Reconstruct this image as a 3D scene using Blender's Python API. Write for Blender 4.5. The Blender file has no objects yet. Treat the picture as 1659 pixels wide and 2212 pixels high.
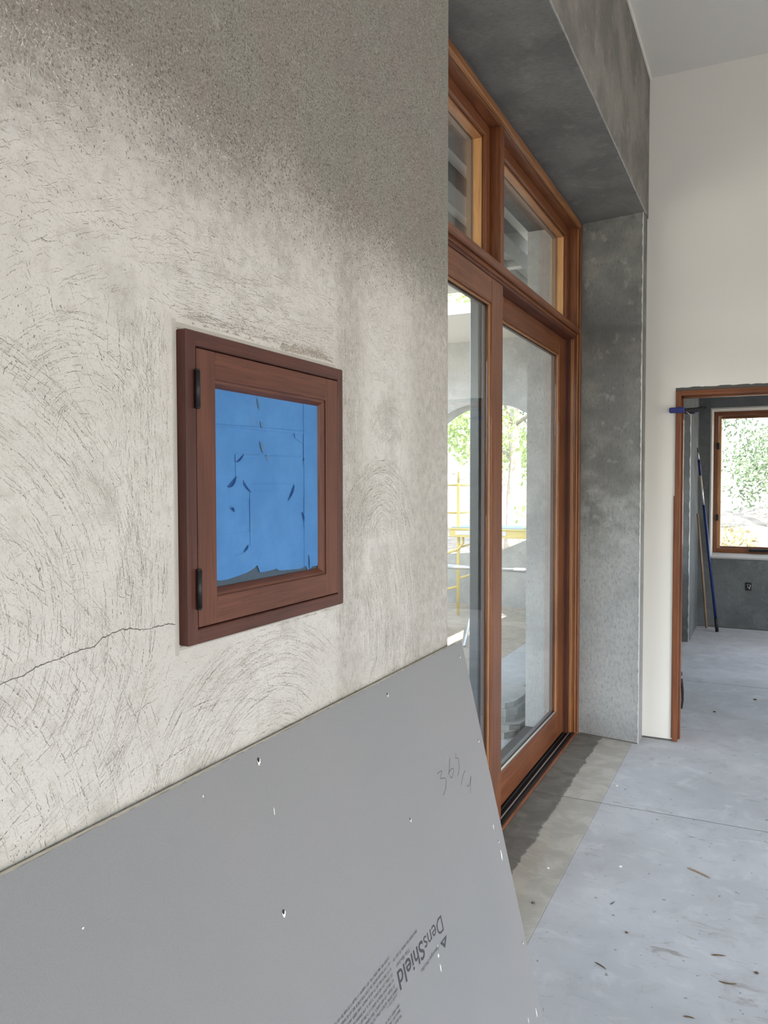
import bpy, bmesh, math, random
from mathutils import Vector, Matrix
random.seed(7)
SC = bpy.context.scene
COL = SC.collection
PI = math.pi

# ------------------------------------------------------------------ camera
F_PX, YAW, PITCH, ROLL = 1688.5, 0.456035, -0.0355469, -0.0013518
def make_camera():
    cy, sy, cp, sp = math.cos(YAW), math.sin(YAW), math.cos(PITCH), math.sin(PITCH)
    fwd = Vector((-sy*cp, cy*cp, sp)); r0 = Vector((cy, sy, 0)); u0 = r0.cross(fwd)
    r = math.cos(ROLL)*r0 + math.sin(ROLL)*u0
    u = -math.sin(ROLL)*r0 + math.cos(ROLL)*u0
    cam = bpy.data.cameras.new('camera'); cam.sensor_fit = 'HORIZONTAL'; cam.sensor_width = 36
    cam.lens = F_PX/1659*36; cam.clip_start = 0.02; cam.clip_end = 300
    o = bpy.data.objects.new('camera', cam); COL.objects.link(o)
    m = Matrix((r, u, -fwd)).transposed().to_4x4(); m.translation = (0, 0, 1.5)
    o.matrix_world = m
    SC.camera = o
make_camera()

# ------------------------------------------------------------------ world, sun, exposure
SUN_DIR = Vector((0.42, -0.42, 0.80)).normalized()
def make_light():
    w = bpy.data.worlds.new('world'); SC.world = w; w.use_nodes = True
    nt = w.node_tree; nt.nodes.clear()
    sky = nt.nodes.new('ShaderNodeTexSky'); sky.sky_type = 'NISHITA'; sky.sun_disc = False
    sky.sun_elevation = math.asin(SUN_DIR.z); sky.sun_rotation = math.atan2(SUN_DIR.x, SUN_DIR.y)
    sky.air_density = 1.0; sky.dust_density = 3.0; sky.ozone_density = 1.0
    hs = nt.nodes.new('ShaderNodeHueSaturation'); hs.inputs['Saturation'].default_value = 0.58
    bg = nt.nodes.new('ShaderNodeBackground'); bg.inputs['Strength'].default_value = 1.9
    out = nt.nodes.new('ShaderNodeOutputWorld')
    nt.links.new(sky.outputs[0], hs.inputs['Color']); nt.links.new(hs.outputs[0], bg.inputs[0])
    nt.links.new(bg.outputs[0], out.inputs[0])
    s = bpy.data.lights.new('sun', 'SUN'); s.energy = 27.0; s.angle = 0.009; s.color = (1, 0.95, 0.87)
    so = bpy.data.objects.new('sun', s); COL.objects.link(so)
    so.rotation_euler = SUN_DIR.to_track_quat('Z', 'Y').to_euler(); so.location = (3, -3, 9)
    # sampling portals standing in the unseen window openings (they give off no light of their own)
    def portal(loc, rot, sx, sy):
        a = bpy.data.lights.new('window_portal', 'AREA'); a.shape = 'RECTANGLE'; a.size = sx; a.size_y = sy
        a.cycles.is_portal = True
        p = bpy.data.objects.new('window_portal', a); COL.objects.link(p); p.location = loc; p.rotation_euler = rot
    portal((4.55, 0.6, 1.175), (0, PI/2, 0), 2.25, 5.4)
    portal((2.65, 7.2, 1.3), (0, PI/2, 0), 1.6, 1.8)
    portal((2.3, -3.55, 1.175), (PI/2, 0, 0), 2.2, 2.25)
    SC.view_settings.view_transform = 'Standard'; SC.view_settings.look = 'None'
    SC.view_settings.exposure = -0.15; SC.view_settings.gamma = 1.0
    SC.view_settings.use_curve_mapping = False
make_light()

# ------------------------------------------------------------------ node helper
class S:
    """a shader socket with arithmetic"""
    def __init__(self, g, s): self.g, self.s = g, s
    def _m(self, op, b=None, c=None): return self.g.math(op, self, b, c)
    def __add__(self, b): return self._m('ADD', b)
    def __radd__(self, b): return self._m('ADD', b)
    def __sub__(self, b): return self._m('SUBTRACT', b)
    def __rsub__(self, b): return self.g.math('SUBTRACT', b, self)
    def __mul__(self, b): return self._m('MULTIPLY', b)
    def __rmul__(self, b): return self._m('MULTIPLY', b)
    def __truediv__(self, b): return self._m('DIVIDE', b)
class G:
    def __init__(self, name):
        self.mat = bpy.data.materials.new(name); self.mat.use_nodes = True
        self.nt = self.mat.node_tree; self.nt.nodes.clear()
        self.out = self.nt.nodes.new('ShaderNodeOutputMaterial')
        geo = self.nt.nodes.new('ShaderNodeNewGeometry'); self.P = S(self, geo.outputs['Position'])
        sx = self.nt.nodes.new('ShaderNodeSeparateXYZ'); self.nt.links.new(geo.outputs['Position'], sx.inputs[0])
        self.x, self.y, self.z = [S(self, sx.outputs[i]) for i in range(3)]
    def set(self, inp, v):
        if isinstance(v, S): self.nt.links.new(v.s, inp)
        elif isinstance(v, (tuple, list)):
            v = tuple(v)
            if len(inp.default_value) == 4 and len(v) == 3: v = v + (1,)
            inp.default_value = v
        else: inp.default_value = v
    def math(self, op, a, b=None, c=None):
        n = self.nt.nodes.new('ShaderNodeMath'); n.operation = op
        for i, v in enumerate((a, b, c)):
            if v is not None: self.set(n.inputs[i], v)
        return S(self, n.outputs[0])
    def vec(self, a, b, c=0.0):
        n = self.nt.nodes.new('ShaderNodeCombineXYZ')
        for i, v in enumerate((a, b, c)): self.set(n.inputs[i], v)
        return S(self, n.outputs[0])
    def vmath(self, op, a, b=None, scale=None):
        n = self.nt.nodes.new('ShaderNodeVectorMath'); n.operation = op
        self.set(n.inputs[0], a)
        if b is not None: self.set(n.inputs[1], b)
        if scale is not None: self.set(n.inputs['Scale'], scale)
        return S(self, n.outputs['Value' if op in ('LENGTH', 'DISTANCE', 'DOT_PRODUCT') else 'Vector'])
    def sep(self, v):
        n = self.nt.nodes.new('ShaderNodeSeparateXYZ'); self.set(n.inputs[0], v)
        return [S(self, n.outputs[i]) for i in range(3)]
    def noise(self, v, scale, detail=2.0, rough=0.5, dist=0.0, color=False):
        n = self.nt.nodes.new('ShaderNodeTexNoise'); self.set(n.inputs['Vector'], v)
        n.inputs['Scale'].default_value = scale; n.inputs['Detail'].default_value = detail
        n.inputs['Roughness'].default_value = rough; n.inputs['Distortion'].default_value = dist
        return S(self, n.outputs['Color' if color else 'Fac'])
    def voronoi(self, v, scale, feature='F1'):
        n = self.nt.nodes.new('ShaderNodeTexVoronoi'); n.feature = feature; self.set(n.inputs['Vector'], v)
        n.inputs['Scale'].default_value = scale
        return n
    def step(self, v, lo, hi, a=0.0, b=1.0):
        n = self.nt.nodes.new('ShaderNodeMapRange'); n.interpolation_type = 'SMOOTHSTEP'
        self.set(n.inputs[0], v); n.inputs[1].default_value = lo; n.inputs[2].default_value = hi
        n.inputs[3].default_value = a; n.inputs[4].default_value = b
        return S(self, n.outputs[0])
    def mix(self, f, a, b):
        n = self.nt.nodes.new('ShaderNodeMix'); n.data_type = 'RGBA'
        self.set(n.inputs[0], f); self.set(n.inputs[6], a); self.set(n.inputs[7], b)
        return S(self, n.outputs[2])
    def bump(self, h, strength=0.5, dist=0.002):
        n = self.nt.nodes.new('ShaderNodeBump'); self.set(n.inputs['Height'], h)
        n.inputs['Strength'].default_value = strength; n.inputs['Distance'].default_value = dist
        return S(self, n.outputs[0])
    def finish(self, col, rough=0.8, normal=None, spec=0.3, metallic=0.0, coat=0.0):
        b = self.nt.nodes.new('ShaderNodeBsdfPrincipled')
        self.set(b.inputs['Base Color'], col); self.set(b.inputs['Roughness'], rough)
        b.inputs['Specular IOR Level'].default_value = spec; b.inputs['Metallic'].default_value = metallic
        b.inputs['Coat Weight'].default_value = coat
        if normal is not None: self.set(b.inputs['Normal'], normal)
        self.nt.links.new(b.outputs[0], self.out.inputs[0])
        return self.mat

def plain(name, col, rough=0.6, spec=0.4, metallic=0.0, grain=0.06, scale=60, bump=0.15):
    g = G(name); n = g.noise(g.P, scale, 3, 0.6)
    c = g.mix(n, tuple(max(0, v*(1-grain)) for v in col), tuple(min(1, v*(1+grain)) for v in col))
    return g.finish(c, rough, g.bump(n, bump, 0.001), spec, metallic)

def wood(name, dark, mid, light, axis, rough=0.42, scale=1.0, coat=0.15):
    g = G(name); k = {'x': 0, 'y': 1, 'z': 2}[axis]
    c = [g.x, g.y, g.z]; st = [55*scale]*3; st[k] = 2.2*scale
    v = g.vec(*[c[i]*st[i] for i in range(3)])
    n1 = g.noise(v, 1.0, 4, 0.6, 0.6)
    st2 = [260*scale]*3; st2[k] = 9*scale
    n2 = g.noise(g.vec(*[c[i]*st2[i] for i in range(3)]), 1.0, 2, 0.5)
    n3 = g.noise(g.P, 3.0, 2, 0.5)
    col = g.mix(g.step(n1, 0.35, 0.68), mid, light)
    col = g.mix(g.step(n2, 0.5, 0.72, 0, 0.55), col, dark)
    col = g.mix(g.step(n3, 0.4, 0.75, 0, 0.35), col, dark)
    return g.finish(col, rough, g.bump(n2, 0.12, 0.0006), 0.4, 0, coat)

def plaster_near():
    g = G('trowelled_plaster'); u, v = g.y, g.z
    p = g.vec(u, v, 0.0)
    fine = g.noise(g.vec(u*1.25, v*0.9, 0.0), 330.0, 2, 0.7); med = g.noise(p, 48.0, 3, 0.6); big = g.noise(p, 4.2, 3, 0.55)
    scr = g.noise(g.vec(u*420.0, v*60.0, 3.0), 1.0, 1, 0.5)
    # finished coat below, rough brown coat above with a ragged border, darkened partly for shade; dirty scuffs
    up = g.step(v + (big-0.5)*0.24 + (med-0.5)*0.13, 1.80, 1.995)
    right = g.step(u, 1.36, 1.50)  # darker strip painting in the shading of the rounded corner
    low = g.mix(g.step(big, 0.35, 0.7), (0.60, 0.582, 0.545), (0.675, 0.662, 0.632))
    low = g.mix(g.step(med, 0.48, 0.72, 0, 0.45), low, (0.50, 0.475, 0.43))
    band = g.step(u, 1.115, 1.15)*g.step(u, 1.25, 1.19)
    rub_shade = g.math('MAXIMUM', g.step(big, 0.56, 0.70)*0.45, g.math('MAXIMUM', band*0.45, right*0.5))
    low = g.mix(rub_shade*g.step(med, 0.30, 0.62, 0.5, 1.0), low, (0.31, 0.29, 0.25))
    low = g.mix(g.step(fine, 0.56, 0.74, 0, 0.5), low, (0.30, 0.28, 0.245))
    low = g.mix(g.step(scr, 0.60, 0.74)*g.math('MAXIMUM', right, band)*0.7, low, (0.20, 0.185, 0.16))
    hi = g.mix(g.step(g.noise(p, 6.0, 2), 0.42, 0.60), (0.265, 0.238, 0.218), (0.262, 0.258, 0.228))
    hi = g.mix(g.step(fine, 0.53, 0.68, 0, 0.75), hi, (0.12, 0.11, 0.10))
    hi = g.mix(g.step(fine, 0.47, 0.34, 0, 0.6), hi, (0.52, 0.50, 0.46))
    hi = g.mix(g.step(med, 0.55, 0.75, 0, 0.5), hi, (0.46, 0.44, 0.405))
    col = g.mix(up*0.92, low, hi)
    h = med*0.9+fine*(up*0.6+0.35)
    return g.finish(col, 0.93, g.bump(h, 0.85, 0.0034), 0.12)

def plaster_grey(name, uv, light, dark, smear=0.5, pale_low=None):
    g = G(name); c = {'x': g.x, 'y': g.y, 'z': g.z}; u, v = c[uv[0]], c[uv[1]]
    if uv == 'xz': u = g.x+g.y          # works on both faces of a corner
    p = g.P
    big = g.noise(p, 3.0, 3, 0.6); med = g.noise(p, 14.0, 3, 0.6)
    st = g.noise(g.vec(u*170.0, v*34.0, 1.0), 1.0, 3, 0.65)
    fine = g.noise(p, 230.0, 3, 0.7); mot = g.noise(g.vec(u*85.0, v*32.0, 7.0), 1.0, 3, 0.7)
    col = g.mix(g.step(big, 0.35, 0.68), dark, light)
    if pale_low:      # paler towards the bottom, with a ragged edge
        bl = g.step(g.z*-1.0 + (big-0.5)*1.6 + (med-0.5)*1.0, -pale_low[0], -pale_low[1])
        col = g.mix(bl*pale_low[2], col, (0.46, 0.475, 0.48))
    col = g.mix(g.step(med, 0.56, 0.7, 0, smear), col, tuple(min(0.75, k*1.45) for k in light))
    col = g.mix(g.step(st, 0.58, 0.72, 0, 0.55), col, tuple(k*0.45 for k in dark))
    col = g.mix(g.step(fine, 0.6, 0.72, 0, 0.6), col, tuple(k*0.45 for k in dark))
    col = g.mix(g.step(mot, 0.42, 0.68, 0, 0.26), col, tuple(k*0.62 for k in dark))
    h = mot*0.8+fine*0.6-g.step(st, 0.58, 0.7)*0.5+med*0.5
    return g.finish(col, 0.9, g.bump(h, 0.75, 0.003), 0.2)

def concrete_floor():
    g = G('troweled_concrete'); p = g.vec(g.x, g.y, 0.0)
    big = g.noise(p, 1.4, 4, 0.6); med = g.noise(p, 7.0, 4, 0.65, 0.6)
    sm = g.noise(g.vec(g.x*9.0, g.y*30.0, 0.0), 1.0, 4, 0.7, 1.0); fine = g.noise(p, 260.0, 2, 0.6)
    col = g.mix(g.step(big, 0.35, 0.65), (0.445, 0.46, 0.48), (0.53, 0.547, 0.57))
    col = g.mix(g.step(med, 0.52, 0.7, 0, 0.5), col, (0.62, 0.635, 0.655))
    col = g.mix(g.step(med, 0.46, 0.3, 0, 0.45), col, (0.385, 0.39, 0.395))
    dust = g.step(sm, 0.55, 0.72)*g.step(g.noise(p, 2.6, 2), 0.46, 0.62)
    col = g.mix(dust*0.75, col, (0.27, 0.245, 0.215))
    spots = g.step(g.noise(p, 34.0, 2, 0.6), 0.67, 0.73)
    col = g.mix(spots*0.75, col, (0.22, 0.20, 0.18))
    jag = g.x + (g.noise(p, 9.0, 3, 0.6)-0.5)*0.05 + (g.noise(p, 60.0, 2, 0.5)-0.5)*0.015
    # bare strip in the door recess: dark damp band by the sill, tan band beside it
    rec = g.step(g.y, 1.2, 1.5)*g.step(g.y, 4.9, 4.75)
    tan = g.mix(g.step(med, 0.4, 0.65), (0.40, 0.385, 0.335), (0.50, 0.485, 0.43))
    col = g.mix(g.step(g.x, -0.676, -0.69)*rec*0.92, col, tan)
    drk = g.mix(g.step(med, 0.4, 0.65), (0.145, 0.142, 0.132), (0.20, 0.197, 0.185))
    drk = g.mix(dust, drk, (0.30, 0.29, 0.27))
    col = g.mix(g.step(jag, -0.855, -0.867)*rec*0.95, col, drk)
    return g.finish(col, g.step(med, 0.3, 0.7, 0.75, 0.6), g.bump(fine*0.5+med*0.5, 0.12, 0.001), 0.35)

def glass(name, tint):
    g = G(name); nt = g.nt
    t = nt.nodes.new('ShaderNodeBsdfTransparent'); t.inputs[0].default_value = tint+(1,)
    gl = nt.nodes.new('ShaderNodeBsdfGlossy'); gl.inputs['Roughness'].default_value = 0.0
    fr = nt.nodes.new('ShaderNodeFresnel'); ge = nt.nodes.new('ShaderNodeNewGeometry')
    io = nt.nodes.new('ShaderNodeMix'); io.inputs[2].default_value = 1.5; io.inputs[3].default_value = 1/1.5
    nt.links.new(ge.outputs['Backfacing'], io.inputs[0]); nt.links.new(io.outputs[0], fr.inputs[0])   # same reflectance on either side of the thin pane
    m = nt.nodes.new('ShaderNodeMixShader')
    nt.links.new(fr.outputs[0], m.inputs[0]); nt.links.new(t.outputs[0], m.inputs[1]); nt.links.new(gl.outputs[0], m.inputs[2])
    nt.links.new(m.outputs[0], g.out.inputs[0])
    return g.mat

def leafmat(name, a, b):
    g = G(name); nt = g.nt
    c = g.mix(g.noise(g.P, 5.0, 2), a, b)
    d = nt.nodes.new('ShaderNodeBsdfDiffuse'); t = nt.nodes.new('ShaderNodeBsdfTranslucent'); m = nt.nodes.new('ShaderNodeMixShader')
    g.set(d.inputs[0], c); g.set(t.inputs[0], c); m.inputs[0].default_value = 0.4
    nt.links.new(d.outputs[0], m.inputs[1]); nt.links.new(t.outputs[0], m.inputs[2]); nt.links.new(m.outputs[0], g.out.inputs[0])
    return g.mat

def tape_mat():
    g = G('blue_masking_tape'); p = g.P
    cr = g.noise(g.vec(g.x, g.y*60.0, g.z*420.0), 1.0, 3, 0.6); b = g.noise(p, 16.0, 3, 0.6); f = g.noise(p, 900.0, 2, 0.6)
    col = g.mix(g.step(b, 0.3, 0.7), (0.055, 0.195, 0.47), (0.072, 0.235, 0.53))
    col = g.mix(g.step(g.noise(p, 24.0, 3, 0.65), 0.60, 0.75, 0, 0.3), col, (0.10, 0.20, 0.34))
    col = g.mix(g.step(f, 0.35, 0.75, 0, 0.12), col, (0.18, 0.42, 0.72))
    return g.finish(col, 0.62, g.bump(cr*0.6+b*2.0, 0.25, 0.0008), 0.3)

def board_mat():
    g = G('grey_glass_mat_board'); f = g.noise(g.P, 700.0, 2, 0.6); b = g.noise(g.P, 2.2, 3, 0.5); h = g.noise(g.P, 5.0, 2, 0.5)
    col = g.mix(g.step(b, 0.3, 0.7), (0.248, 0.253, 0.262), (0.270, 0.266, 0.275))
    col = g.mix(g.step(h, 0.45, 0.65, 0, 0.3), col, (0.256, 0.262, 0.267))
    col = g.mix(g.step(f, 0.4, 0.7, 0, 0.28), col, (0.175, 0.18, 0.19))
    return g.finish(col, 0.75, g.bump(f, 0.2, 0.0006), 0.3)

def paint_wall(name, col):
    g = G(name); f = g.noise(g.P, 160.0, 3, 0.6); b = g.noise(g.P, 1.2, 2)
    c = g.mix(b, tuple(k*0.97 for k in col), col)
    return g.finish(c, 0.75, g.bump(f, 0.08, 0.001), 0.25)

M = {}
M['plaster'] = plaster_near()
M['reveal_x'] = plaster_grey('grey_plaster_pier', 'xz', (0.275, 0.275, 0.255), (0.17, 0.172, 0.162), 0.4, (1.75, 0.9, 0.5))
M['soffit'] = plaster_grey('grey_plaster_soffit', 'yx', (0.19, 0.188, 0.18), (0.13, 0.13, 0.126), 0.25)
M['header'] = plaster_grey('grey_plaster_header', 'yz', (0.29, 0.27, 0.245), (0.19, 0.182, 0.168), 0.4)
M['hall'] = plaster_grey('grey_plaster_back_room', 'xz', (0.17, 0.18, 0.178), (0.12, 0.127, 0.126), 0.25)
M['outside'] = plaster_grey('grey_plaster_outside', 'xz', (0.62, 0.63, 0.61), (0.50, 0.51, 0.50), 0.3)
M['bead'] = plain('zinc_corner_bead', (0.55, 0.55, 0.53), 0.5, 0.5, 0.2, 0.4, 300, 0.4)
M['white'] = paint_wall('white_wall_paint', (0.80, 0.785, 0.735))
M['ceil'] = paint_wall('white_ceiling_paint', (0.72, 0.71, 0.68))
M['floor'] = concrete_floor()
M['joint'] = plain('dark_joint', (0.12, 0.115, 0.11), 0.9, 0.1)
for a in 'xyz':
    M['fir_'+a] = wood('stained_fir_'+a, (0.07, 0.022, 0.009), (0.168, 0.054, 0.021), (0.24, 0.088, 0.034), a)
    M['fir_pale_'+a] = wood('lit_fir_'+a, (0.30, 0.13, 0.04), (0.52, 0.27, 0.10), (0.62, 0.36, 0.15), a)  # paler copy of the fir, outside light put into its colour
    M['fir_gold_'+a] = wood('golden_fir_'+a, (0.14, 0.05, 0.017), (0.28, 0.118, 0.04), (0.36, 0.165, 0.062), a)
    M['mah_'+a] = wood('mahogany_'+a, (0.047, 0.015, 0.010), (0.106, 0.034, 0.020), (0.15, 0.052, 0.029), a, 0.5, 1.6, 0.05)
    M['mah_dark_'+a] = wood('dark_mahogany_'+a, (0.034, 0.011, 0.008), (0.073, 0.023, 0.016), (0.10, 0.033, 0.021), a, 0.5, 1.6, 0.05)
M['clad'] = plain('dark_slate_cladding', (0.075, 0.09, 0.10), 0.22, 0.6, 0.0, 0.15, 6, 0.02)
M['clad2'] = plain('grey_brown_cladding', (0.16, 0.14, 0.125), 0.5, 0.4)
M['black'] = plain('black_rubber', (0.012, 0.012, 0.014), 0.55, 0.4)
M['blackmetal'] = plain('black_metal', (0.015, 0.015, 0.017), 0.4, 0.5, 0.3)
M['steel'] = plain('brushed_aluminium', (0.62, 0.63, 0.64), 0.35, 0.5, 0.8)
M['glass'] = glass('window_glass', (0.95, 0.97, 0.965))
M['spacer'] = plain('glass_spacer', (0.085, 0.09, 0.105), 0.5, 0.4, 0.0)
M['tape'] = tape_mat()
M['backing'] = plain('grey_door_panel', (0.05, 0.085, 0.125), 0.5, 0.4, 0, 0.2, 120, 0.2)
M['board'] = board_mat()
M['gypsum'] = plain('gypsum_edge', (0.80, 0.76, 0.68), 0.9, 0.1, 0, 0.15, 90, 0.5)
M['gypwhite'] = plain('white_gypsum', (0.85, 0.84, 0.81), 0.9, 0.1)
M['ink'] = plain('grey_ink', (0.075, 0.078, 0.088), 0.8, 0.1)
M['ink2'] = plain('faded_grey_ink', (0.115, 0.119, 0.13), 0.8, 0.1)
M['pencil'] = plain('pencil_line', (0.075, 0.075, 0.082), 0.7, 0.2)
M['groove'] = plain('groove_shadow_dirt', (0.235, 0.22, 0.195), 0.95, 0.05, 0, 0.45, 60, 0.0)  # dark tone paints shade inside the grooves as well as dirt
M['burr'] = plain('plaster_burr', (0.64, 0.615, 0.57), 0.95, 0.1, 0, 0.12, 60, 0.0)
M['crumb'] = plain('brown_plaster_crumb', (0.285, 0.262, 0.238), 0.95, 0.1, 0, 0.25, 30, 0.0)
M['crumb_pale'] = plain('pale_plaster_crumb', (0.375, 0.352, 0.322), 0.95, 0.1, 0, 0.2, 30, 0.0)
M['crumb_dark'] = plain('dark_plaster_crumb', (0.205, 0.188, 0.168), 0.95, 0.1, 0, 0.2, 30, 0.0)
M['tape_dark'] = plain('tape_edge', (0.03, 0.12, 0.33), 0.7, 0.2)
M['tape_shadow'] = plain('tape_curl_shade', (0.022, 0.085, 0.26), 0.7, 0.2)  # dark blue painted as shade beneath the peeled tape
M['smear'] = plain('grey_smear', (0.10, 0.20, 0.32), 0.8, 0.2, 0, 0.3, 200, 0.1)
M['ridge'] = plain('crumbled_plaster', (0.40, 0.365, 0.32), 0.95, 0.1, 0, 0.55, 260, 0.6)
M['stop'] = plain('pale_plaster_stop', (0.47, 0.45, 0.415), 0.85, 0.15, 0, 0.12, 40, 0.3)
M['crack'] = plain('plaster_crack', (0.10, 0.09, 0.08), 0.95, 0.0)
M['bluepole'] = plain('blue_pole_paint', (0.006, 0.02, 0.13), 0.3, 0.5)
M['bluepad'] = plain('blue_clamp_pad', (0.02, 0.03, 0.16), 0.5, 0.4)
M['stick'] = wood('raw_wood_stick', (0.16, 0.10, 0.06), (0.30, 0.20, 0.12), (0.36, 0.25, 0.16), 'z', 0.7, 1, 0)
M['label'] = plain('cream_label', (0.50, 0.46, 0.36), 0.6, 0.3)
M['yellow'] = plain('yellow_scaffold_paint', (0.82, 0.68, 0.27), 0.45, 0.4)
M['bluetop'] = plain('weathered_deck', (0.35, 0.43, 0.47), 0.7, 0.2)
M['bucket'] = plain('blue_plastic', (0.10, 0.17, 0.33), 0.5, 0.4)
M['stone'] = plaster_grey('flagstone', 'xy', (0.42, 0.42, 0.40), (0.30, 0.31, 0.30), 0.3)
M['slab_out'] = plaster_grey('porch_slab', 'xy', (0.50, 0.51, 0.51), (0.42, 0.43, 0.43), 0.2)
M['dirt'] = plain('trampled_dirt', (0.33, 0.29, 0.23), 0.95, 0.05, 0, 0.45, 9, 0.6)
M['litter'] = plain('dry_leaf_litter', (0.22, 0.20, 0.175), 0.95, 0.05, 0, 0.75, 2.6, 0.7)
M['bark'] = plain('grey_bark', (0.40, 0.365, 0.32), 0.95, 0.05, 0, 0.6, 18, 0.9)
M['twig'] = plain('brown_twig', (0.13, 0.09, 0.055), 0.9, 0.1, 0, 0.4, 80, 0.3)
M['leaf'] = leafmat('pale_green_leaves', (0.24, 0.34, 0.13), (0.40, 0.48, 0.24))
M['leaf2'] = leafmat('grey_green_leaves', (0.10, 0.145, 0.09), (0.19, 0.24, 0.155))
M['brush'] = leafmat('dry_brush_leaves', (0.20, 0.165, 0.09), (0.32, 0.27, 0.15))
M['porchceil'] = paint_wall('cream_porch_ceiling', (0.76, 0.75, 0.69))
M['beam'] = plain('grey_beam', (0.20, 0.205, 0.20), 0.8, 0.2)

# ------------------------------------------------------------------ mesh helpers
def link(name, me, mat, parent=None, smooth=False):
    o = bpy.data.objects.new(name, me); COL.objects.link(o)
    for m in (mat if isinstance(mat, (list, tuple)) else [mat]): me.materials.append(m)
    if parent is not None: o.parent = parent
    if smooth:
        for f in me.polygons: f.use_smooth = True
    return o
def world_loc(o):
    v = Vector((0, 0, 0))
    while o is not None:
        v += o.location; o = o.parent
    return v
class MB:
    def __init__(self): self.v, self.f, self.mi = [], [], []
    def add(self, vs, fs, mi=0):
        n = len(self.v); self.v += [tuple(p) for p in vs]; self.f += [tuple(i+n for i in f) for f in fs]; self.mi += [mi]*len(fs)
        return self
    def box(self, x0, x1, y0, y1, z0, z1, c=0.0, mi=0):
        x0, x1 = min(x0, x1), max(x0, x1); y0, y1 = min(y0, y1), max(y0, y1); z0, z1 = min(z0, z1), max(z0, z1)
        if c <= 0:
            vs = [(x, y, z) for z in (z0, z1) for y in (y0, y1) for x in (x0, x1)]
            return self.add(vs, [(0, 2, 3, 1), (4, 5, 7, 6), (0, 1, 5, 4), (2, 6, 7, 3), (0, 4, 6, 2), (1, 3, 7, 5)], mi)
        c = min(c, (x1-x0)*0.45, (y1-y0)*0.45, (z1-z0)*0.45)
        bm = bmesh.new(); bmesh.ops.create_cube(bm, size=1)
        for p in bm.verts: p.co = Vector(((x0+x1)/2+p.co.x*(x1-x0), (y0+y1)/2+p.co.y*(y1-y0), (z0+z1)/2+p.co.z*(z1-z0)))
        bmesh.ops.bevel(bm, geom=list(bm.edges), offset=c, segments=1, affect='EDGES', profile=0.5)
        bm.verts.index_update(); vs = [p.co[:] for p in bm.verts]; fs = [[q.index for q in f.verts] for f in bm.faces]; bm.free()
        return self.add(vs, fs, mi)
    def tube(self, a, b, r0, r1=None, n=12, caps=True, mi=0):
        a, b = Vector(a), Vector(b); r1 = r0 if r1 is None else r1
        d = (b-a).normalized(); s = d.orthogonal().normalized(); t = d.cross(s)
        vs = []
        for p, r in ((a, r0), (b, r1)):
            for k in range(n):
                an = 2*PI*k/n; vs.append(p+(s*math.cos(an)+t*math.sin(an))*r)
        fs = [(k, (k+1) % n, n+(k+1) % n, n+k) for k in range(n)]
        if caps: fs += [tuple(range(n-1, -1, -1)), tuple(range(n, 2*n))]
        return self.add(vs, fs, mi)
    def path(self, pts, r, n=8):
        """swept tube along points; r constant or per point"""
        pts = [Vector(p) for p in pts]; rs = r if isinstance(r, (list, tuple)) else [r]*len(pts)
        vs, fs = [], []; ref = None
        for i, p in enumerate(pts):
            d = (pts[min(i+1, len(pts)-1)]-pts[max(i-1, 0)]).normalized()
            if ref is None: ref = d.orthogonal().normalized()
            s = (ref-d*ref.dot(d)).normalized(); t = d.cross(s); ref = s
            for k in range(n):
                an = 2*PI*k/n; vs.append(p+(s*math.cos(an)+t*math.sin(an))*rs[i])
        for i in range(len(pts)-1):
            for k in range(n): fs.append((i*n+k, i*n+(k+1) % n, (i+1)*n+(k+1) % n, (i+1)*n+k))
        fs += [tuple(range(n-1, -1, -1)), tuple(range((len(pts)-1)*n, len(pts)*n))]
        return self.add(vs, fs)
    def prism(self, poly, axis, a, b, mi=0):
        """poly: 2-D points in the two other axes, extruded along axis"""
        n = len(poly); vs = []
        for q in (a, b):
            for p in poly:
                vs.append({'z': (p[0], p[1], q), 'x': (q, p[0], p[1]), 'y': (p[0], q, p[1])}[axis])
        fs = [(k, (k+1) % n, n+(k+1) % n, n+k) for k in range(n)]+[tuple(range(n-1, -1, -1)), tuple(range(n, 2*n))]
        return self.add(vs, fs, mi)
    def build(self, name, mat, parent=None, smooth=False):
        off = world_loc(parent) if parent is not None else Vector((0, 0, 0))
        me = bpy.data.meshes.new(name); me.from_pydata([tuple(Vector(p)-off) for p in self.v], [], self.f)
        for p, k in zip(me.polygons, self.mi): p.material_index = k
        bm = bmesh.new(); bm.from_mesh(me); bmesh.ops.recalc_face_normals(bm, faces=list(bm.faces)); bm.to_mesh(me); bm.free()
        me.update()
        return link(name, me, mat, parent, smooth)
def box(name, dims, mat, parent=None, c=0.0): return MB().box(*dims, c=c).build(name, mat, parent)
def empty(name, loc, rot=(0, 0, 0)):
    o = bpy.data.objects.new(name, None); COL.objects.link(o); o.location = loc; o.rotation_euler = rot
    o.empty_display_size = 0.1
    return o
def tag(o, label, cat, group=None, kind=None):
    o['label'] = label; o['category'] = cat
    if group: o['group'] = group
    if kind: o['kind'] = kind
    return o
def struct(o, label=None):
    o['kind'] = 'structure'
    if label: o['label'] = label
    return o

# ------------------------------------------------------------------ measurements
XW = -0.642          # inner face of the plastered wall
ZC = 3.83            # ceiling
ZS = 3.035           # soffit of the door recess
Y0, Y1 = 1.63, 4.70  # ends of the recess
YF = 4.792           # white wall
XE = 4.5             # window wall opposite
YB = -3.5            # wall behind
XO = -1.33           # outer face of the thick wall
RB = 0.10            # rounded corner
AL = YAW-math.atan((967-829.5)/F_PX)
YC = (math.cos(AL)*(-XW+RB)-RB)/math.sin(AL); YR = YC+RB

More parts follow.
